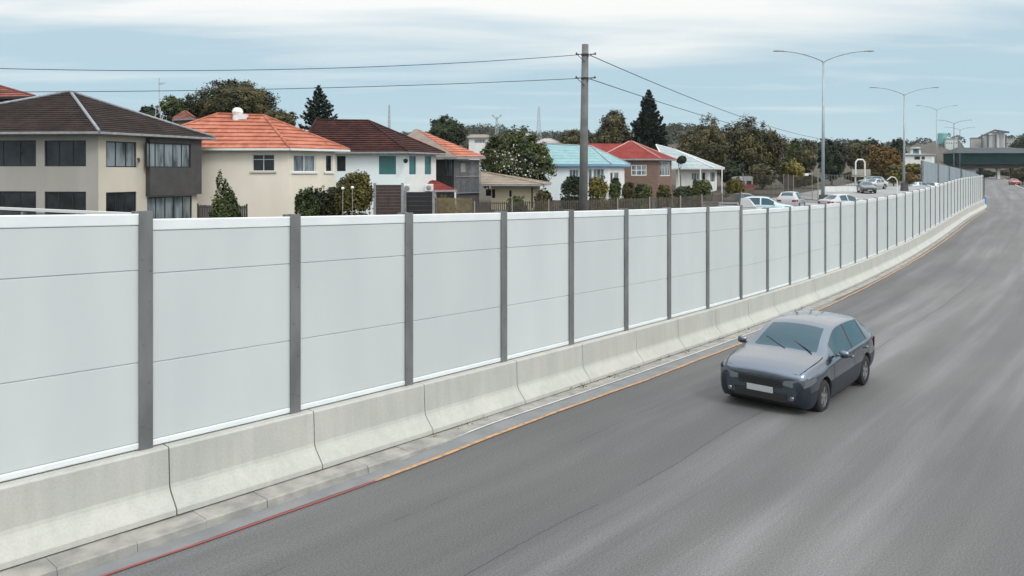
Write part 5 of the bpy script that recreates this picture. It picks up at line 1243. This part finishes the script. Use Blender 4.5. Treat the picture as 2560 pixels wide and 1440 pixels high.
    for wx_ in wheels:
        for s in (-1, 1):
            yw = s * (rows[len(rows) // 2][1] - .125); T = .105
            k = MB(); k.lathe([(wr * .62, -T), (wr * .9, -T * 1.02), (wr * .985, -T * .8), (wr, -T * .4), (wr, T * .4), (wr * .985, T * .8), (wr * .9, T * 1.02), (wr * .62, T)], (wx_, yw, wr), 'y', 24)
            wh = child(k, "wheel", M_tyre, smooth=True)
            k = MB(); o_ = s * T * .9
            k.lathe([(wr * .64, o_), (wr * .57, o_), (wr * .55, o_ * .45), (wr * .12, o_ * .4)], (wx_, yw, wr), 'y', 20); k.lathe([(0, o_ * .95), (wr * .15, o_ * .9), (wr * .15, o_ * .4)], (wx_, yw, wr), 'y', 12)
            for q in range(5 if detail else 0):
                a = 2 * math.pi * q / 5; k.beam((wx_ + math.cos(a) * wr * .12, yw + o_ * .78, wr + math.sin(a) * wr * .12), (wx_ + math.cos(a) * wr * .6, yw + o_ * .88, wr + math.sin(a) * wr * .6), wr * .2, .02, up=Vector((0, 1, 0)))
            child(k, "rim", M_rim, wh)
            k = MB(); k.lathe([(0, -s * .02), (arch * .97, -s * .02)], (wx_, yw - s * (T + .04), wr + .03), 'y', 20); child(k, "wheel_well", M_trim)
    f1 = st[1]; f2 = st[2]; sh0 = f1[3]
    for s in (-1, 1):
        k = MB(); za, zb2 = sh0 - .13, sh0 + .015          # wrap-round head lamps
        def pt(xq, zq, push=.012):
            w_ = float(np.interp(xq, [r[0] for r in rows], [r[1] for r in rows])); return Vector((xq - push * .6, s * (w_ * .985 + push), zq))
        A = [Vector((-.012, s * .42, za + .02)), Vector((-.012, s * .585, za)), pt(.06, za + .01), pt(.2, za + .05), pt(.38, za + .10)]
        B = [Vector((-.005, s * .42, zb2 - .06)), Vector((-.005, s * .585, zb2 - .02)), pt(.06, zb2 + .005), pt(.2, zb2 + .03), pt(.38, zb2 + .05)]
        for q in range(4): k.quad(A[q], A[q + 1], B[q + 1], B[q])
        child(k, "headlight", M_lampg)
        k = MB(); x0_ = st[15][0]
        for xa, xb in ((L - .28, L - .10), (L - .10, L + .004)):
            wa, wb = float(np.interp(xa, keyx, [q[1] for q in st])), float(np.interp(xb, keyx, [q[1] for q in st])); zt_ = st[15][3] - .04
            k.quad((xa, s * (wa + .008), zt_ - .2), (xb + .006, s * (wb + .008), zt_ - .2), (xb + .006, s * (wb + .008), zt_ - .02), (xa, s * (wa + .008), zt_ - .02))
        k.quad((L + .008, s * st[-1][1], zt_ - .2), (L + .008, s * st[-1][1] * .6, zt_ - .2), (L + .008, s * st[-1][1] * .6, zt_ - .04), (L + .008, s * st[-1][1], zt_ - .04)); child(k, "tail_light", M_redl)
        xm = st[7][0] - .02; wm_ = st[7][1]; zm2 = st[7][3] + .05
        k = MB(); k.lathe([(.0, -.10), (.07, -.085), (.095, 0), (.07, .08), (0, .10)], (0, 0, 0), 'y', 12); k.v = [(xm + v[0] * .55, s * (wm_ + .10) + v[1] * 1.0, zm2 + .06 + v[2] * .85) for v in k.v]
        k.beam((xm, s * (wm_ * .93), zm2 + .02), (xm, s * (wm_ + .05), zm2 + .05), .05, .04); child(k, "mirror", body_m, smooth=True)
        if detail:
            k = MB()
            for xd in (st[7][0] - .25, (st[10][0] + st[11][0]) / 2, st[13][0] + .1):
                w_ = float(np.interp(xd, keyx, [q[1] for q in st])); zA, zB = st[8][2] + .16, float(np.interp(xd, keyx, [q[3] for q in st])) - .04
                zM = lerp(st[8][2], st[8][3], .55); k.quad((xd - .006, s * (w_ * .985 + .003), zA), (xd + .006, s * (w_ * .985 + .003), zA), (xd + .006, s * (w_ + .004), zM), (xd - .006, s * (w_ + .004), zM)); k.quad((xd - .006, s * (w_ + .004), zM), (xd + .006, s * (w_ + .004), zM), (xd + .006, s * (w_ * .985 + .004), zB), (xd - .006, s * (w_ * .985 + .004), zB))
            child(k, "door_seam", M_trim)
            for xd in (st[10][0] - .22, st[13][0] - .18):
                k = MB(); zB = float(np.interp(xd, keyx, [q[3] for q in st])) - .12; w_ = st[10][1]; k.beam((xd, s * (w_ + .02), zB), (xd + .17, s * (w_ + .02), zB + .005), .03, .03); child(k, "door_handle", body_m)
    zb_ = f1[2]
    if detail:
        k = MB()                                            # bonnet shut lines and the bumper split
        for s in (-1, 1):
            pr_ = [(x_, s * float(np.interp(x_, keyx, [q[5] for q in st])) * .985, float(np.interp(x_, keyx, [q[4] for q in st])) + .006) for x_ in (.09, .25, .5, .8, st[5][0])]
            for a_, b_ in zip(pr_[:-1], pr_[1:]): k.beam(a_, b_, .012, .006)
        k.beam((.085, -st[1][5] * .95, st[1][4] + .018), (.085, st[1][5] * .95, st[1][4] + .018), .014, .012); child(k, "bonnet_seam", M_trim)
        for s in (-1, 1):
            k = MB(); k.lathe([(0, -.012), (.035, -.010), (.042, 0)], (0, 0, 0), 'y', 12); k.v = [(-.02 + v[1], s * .62 + v[0], zb_ + .14 + v[2]) for v in k.v]; child(k, "fog_lamp", M_lampg)
    k = MB(); k.beam((-.012, -.44, sh0 - .10), (-.012, .44, sh0 - .10), .02, .15); 
    for q in range(3): k.beam((-.026, -.39, sh0 - .14 + .04 * q), (-.026, .39, sh0 - .14 + .04 * q), .012, .012)
    child(k, "grille", M_trim)
    k = MB(); k.beam((-.008, -.52, zb_ + .13), (-.008, .52, zb_ + .13), .03, .16); child(k, "lower_intake", M_trim)
    k = MB(); k.beam((-.03, -.26, sh0 - .24), (-.03, .26, sh0 - .24), .012, .115); child(k, "number_plate", M_plate)
    if detail:
        k = MB()
        for s in (-1, 1):
            xw = st[6][0] - .03; zw = st[6][4] + .03; k.beam((xw, s * .27 - .3, zw - .005), (xw + .30, s * .27 + .2, zw + .135), .018, .012)
        child(k, "wiper", M_trim)
    return root
def face_dir(a): return Vector((math.cos(a), math.sin(a), 0))
# the dark blue car on the road, coming towards the viewer
M_navy = mat("blue_car_paint", (0.095, 0.122, 0.16), 0.2, metal=0.9, coat=1.0)
M_navy_shade = mat("shaded_car_paint", (0.006, 0.010, 0.020), 0.45, metal=0.0, coat=0.25)  # darker copy of the body paint: shade painted on front and lower sides
CAR0 = [(0.0, .70, .34, .70, .77, .60), (.05, .84, .26, .74, .83, .72), (.18, .91, .19, .79, .89, .78), (.42, .95, .175, .84, .945, .82), (.8, .965, .175, .875, .985, .84), (1.10, .97, .175, .90, 1.015, .83), (1.20, .97, .175, .905, 1.04, .815),
       (1.58, .97, .175, .915, 1.235, .74), (1.98, .97, .175, .93, 1.40, .675), (2.18, .97, .175, .935, 1.45, .66), (2.55, .97, .175, .94, 1.475, .66), (2.65, .97, .175, .945, 1.475, .66), (3.1, .97, .175, .955, 1.465, .655), (3.5, .965, .175, .965, 1.44, .645), (3.62, .965, .23, .97, 1.425, .64), (3.98, .945, .25, .975, 1.33, .63), (4.2, .92, .30, .965, 1.13, .67), (4.32, .88, .34, .91, .98, .72), (4.38, .78, .42, .82, .86, .66)]
cp = Vector((4.82, 14.75, 0)); cdir = Vector((0.655, 0.755, 0)); cdir.normalize(); cp.z = road_z(16.5)
car("passing_car", "dark blue compact car driving on the road towards the viewer", cp, cdir, CAR0, M_navy, low_m=M_navy_shade)
# parked and distant cars
def gcar(name, label, px, d, ang, st, m, cat="car", **kw):
    x = gx(px, d); zz = max(ground_z(x + dx, d + dy) for dx in (-1, 1) for dy in (-1, 1)) + .03; dr = face_dir(R(ang)); L = st[-1][0]
    return car(name, label, Vector((x, d, zz)) - dr * L / 2, dr, st, m, cat, detail=False, **kw)
P_white = paint("white_car_paint", (0.31, 0.325, 0.33)); P_silver = paint("pale_blue_car_paint", (0.33, 0.43, 0.48), .3); P_black = paint("black_car_paint", (0.014, 0.016, 0.02)); P_red = paint("red_car_paint", (0.35, 0.02, 0.02)); P_grey = paint("grey_blue_car_paint", (0.16, 0.2, 0.23), .4)
gcar("van", "pale blue people carrier parked along the picket fence", 1916, 60, 158, SUV, P_silver, "van")
gcar("parked_car", "dark car half hidden behind the pale blue people carrier", 1870, 66, 165, SEDAN, P_black)
gcar("parked_car", "white estate wagon with red tail lamps parked by the wire fence", 1978, 66, 240, SUV, P_white)
gcar("parked_car", "white estate car with dark windows just above the white wall", 2112, 65, 200, SEDAN, P_white)
gcar("parked_car", "black car facing the viewer in the car park", 2166, 96, 75, SEDAN, P_black)
gcar("parked_car", "white saloon behind the black car", 2186, 108, 30, SEDAN, P_white)
gcar("parked_car", "dark teal car behind the white saloon", 2178, 122, 20, SUV, paint("teal_car_paint", (0.03, 0.08, 0.08)))
gcar("parked_car", "grey blue saloon in front of the retaining wall", 2303, 124, 185, SEDAN, P_grey)
gcar("parked_car", "second dark saloon beside the grey blue one at the retaining wall", 2338, 130, 175, SEDAN, P_black)
gcar("parked_car", "red hatchback on the right verge near the green bridge", 2536, 192, 70, SUV, P_red)
# white pickup beside the fence: cab, tray with rails
x = gx(1834, 58); d = 58; z = ground_z(x, d) + .03; root = thing("pickup_truck", (x, d, z), "white pickup with slatted load bed just behind the white wall", "pickup"); root.rotation_euler = (0, 0, R(165))
def kid(k, nm, m, par=root, **kw): o = k.build(nm, m, None, **kw); o.parent = par; return o
k = MB(); k.hexa([(-2.4, -.85, .45), (-.4, -.85, .45), (-.4, .85, .45), (-2.4, .85, .45)], [(-2.3, -.83, .98), (-.4, -.83, 1.0), (-.4, .83, 1.0), (-2.3, .83, .98)])
k.hexa([(-1.7, -.82, 1.0), (-.42, -.82, 1.0), (-.42, .82, 1.0), (-1.7, .82, 1.0)], [(-1.15, -.68, 1.68), (-.5, -.68, 1.7), (-.5, .68, 1.7), (-1.15, .68, 1.68)]); kid(k, "cab", P_white, bevel=.05)
k = MB(); k.hexa([(-1.66, -.7, 1.04), (-1.66, .7, 1.04), (-1.70, .7, 1.04), (-1.70, -.7, 1.04)], [(-1.2, -.6, 1.6), (-1.2, .6, 1.6), (-1.24, .6, 1.6), (-1.24, -.6, 1.6)]); kid(k, "windscreen", M_cglass)
k = MB(); k.box((1.0, 0, .7), 2.7, 1.75, .12)
for zz in (.95, 1.15, 1.35):
    for s in (-1, 1): k.beam((-.3, s * .86, zz), (2.3, s * .86, zz), .04, .09)
    k.beam((2.32, -.86, zz), (2.32, .86, zz), .04, .09)
for xx in (-.3, 1.0, 2.3):
    for s in (-1, 1): k.box((xx, s * .82, .82), .06, .06, .6)
kid(k, "load_bed", P_white)
for wx_ in (-1.6, 1.3):
    for s in (-1, 1):
        k = MB(); k.lathe([(0, -.1), (.33, -.1), (.36, -.05), (.36, .05), (.33, .1), (0, .1)], (wx_, s * .74, .36), 'y', 18); kid(k, "wheel", M_tyre)
# white caravan and stacked things behind the shrubs
d = 96; x0_, x1_ = gx(1838, d), gx(1882, d); z = ground_z(x0_, d); root = thing("caravan", ((x0_ + x1_) / 2, d, z), "white caravan in the yard behind the yellowish shrub", "caravan"); cx_ = (x0_ + x1_) / 2; w2 = (x1_ - x0_) / 2
k = MB(); zt = at(0, 440, d).z
pr = [(-w2, z + .5), (-w2 - .1, z + 1.2), (-w2 + .15, zt - .2), (-w2 + .5, zt - .06), (w2 - .3, zt), (w2, zt - .1), (w2, z + .5)]
o0 = len(k.v); k.v += [(cx_ + a, d, b_) for a, b_ in pr] + [(cx_ + a, d + 2.1, b_) for a, b_ in pr]; m_ = len(pr)
k.f += [tuple(range(m_)), tuple(reversed(range(m_, 2 * m_)))] + [(i, i + m_, (i + 1) % m_ + m_, (i + 1) % m_) for i in range(m_)]
k.build("shell", P_white, root, origin=root.location)
for a in (-.55, .35):
    k = MB(); k.beam((cx_ + a, d - .02, zt - .85), (cx_ + a + .6, d - .02, zt - .85), .05, .5); k.build("window", M_glass, root, origin=root.location)
for s in (-.3, .35):
    k = MB(); k.lathe([(0, -.08), (.3, -.08), (.34, 0), (.3, .08), (0, .08)], (cx_ + s, d + .12, z + .34), 'y', 16); k.build("wheel", M_tyre, root, origin=root.location)
d = 93; x = gx(1868, d); z = ground_z(x, d); root = thing("skip_bin", (x, d, z), "small red and brown bin below the white caravan", "bin"); k = MB()
k.hexa([(x - .8, d, z), (x + .8, d, z), (x + .8, d + 1, z), (x - .8, d + 1, z)], [(x - .95, d - .1, z + 1.0), (x + .95, d - .1, z + 1.0), (x + .95, d + 1.1, z + 1.0), (x - .95, d + 1.1, z + 1.0)]); k.build("bin", M_brick, root, origin=root.location)
k = MB(); ro_ = [(-1, -.15), (1, -.15), (1, 1.15), (-1, 1.15)]; k.v = [(x + a * (1 - e), d + .5 + (b - .5) * (1 - e), z + h) for e, h in ((0, 1.0), (0, 1.14), (.12, 1.14), (.12, 1.0)) for a, b in ro_]; k.f = [(4 * r_ + q, 4 * r_ + (q + 1) % 4, 4 * ((r_ + 1) % 4) + (q + 1) % 4, 4 * ((r_ + 1) % 4) + q) for r_ in range(4) for q in range(4)]; k.build("rim", P_red, root, origin=root.location)
# a blue barrel at the far end of the wall
x, d = gx(2463, 96), 96; z = road_z(d); k = MB(); k.lathe([(0, 0), (.15, 0), (.17, .3), (.16, .35), (.17, .6), (.15, .85), (0, .87)], (x, d, z), n=16)
tag(k.build("barrel", mat("blue_plastic", (0.1, 0.25, 0.48)), origin=(x, d, z)), "blue plastic barrel at the far end of the white wall", "barrel")

# ------------------------------------------------------------------ the air: pale haze round the whole place
hz = MB(); hz.hexa([(-4200, -200, -9), (5200, -200, -9), (5200, 4300, -9), (-4200, 4300, -9)], [(-4200, -200, 62), (5200, -200, 62), (5200, 4300, 62), (-4200, 4300, 62)])
hm = bpy.data.materials.new("haze_air"); hm.use_nodes = True; ht = hm.node_tree; ht.nodes.clear()
ho = ht.nodes.new("ShaderNodeOutputMaterial"); hv = ht.nodes.new("ShaderNodeVolumePrincipled"); hv.inputs["Color"].default_value = (0.80, 0.88, 0.92, 1); hv.inputs["Density"].default_value = 0.00009
ht.links.new(hv.outputs[0], ho.inputs["Volume"])
o = hz.build("haze", hm); o["kind"] = "stuff"

# weeds and grit caught along the foot of the barrier
rs = np.random.default_rng(5); P = []
for i in range(110):
    s_ = rs.uniform(3, 75) if i > 40 else rs.uniform(9, 24); q = off_pt(s_, 0.43 + abs(rs.normal()) * .03); m_ = int(rs.uniform(2, 9))
    P.append(np.array([q.x, q.y, q.z + .012]) + np.abs(rs.normal(size=(m_, 3))) * np.array([0, 0, .035]) + rs.normal(size=(m_, 3)) * np.array([.05, .05, 0]))
p = np.concatenate(P); o = leaf_cloud("weeds", p, unit(rs, len(p)), .032, LF["olive"], None, rs); o["kind"] = "stuff"
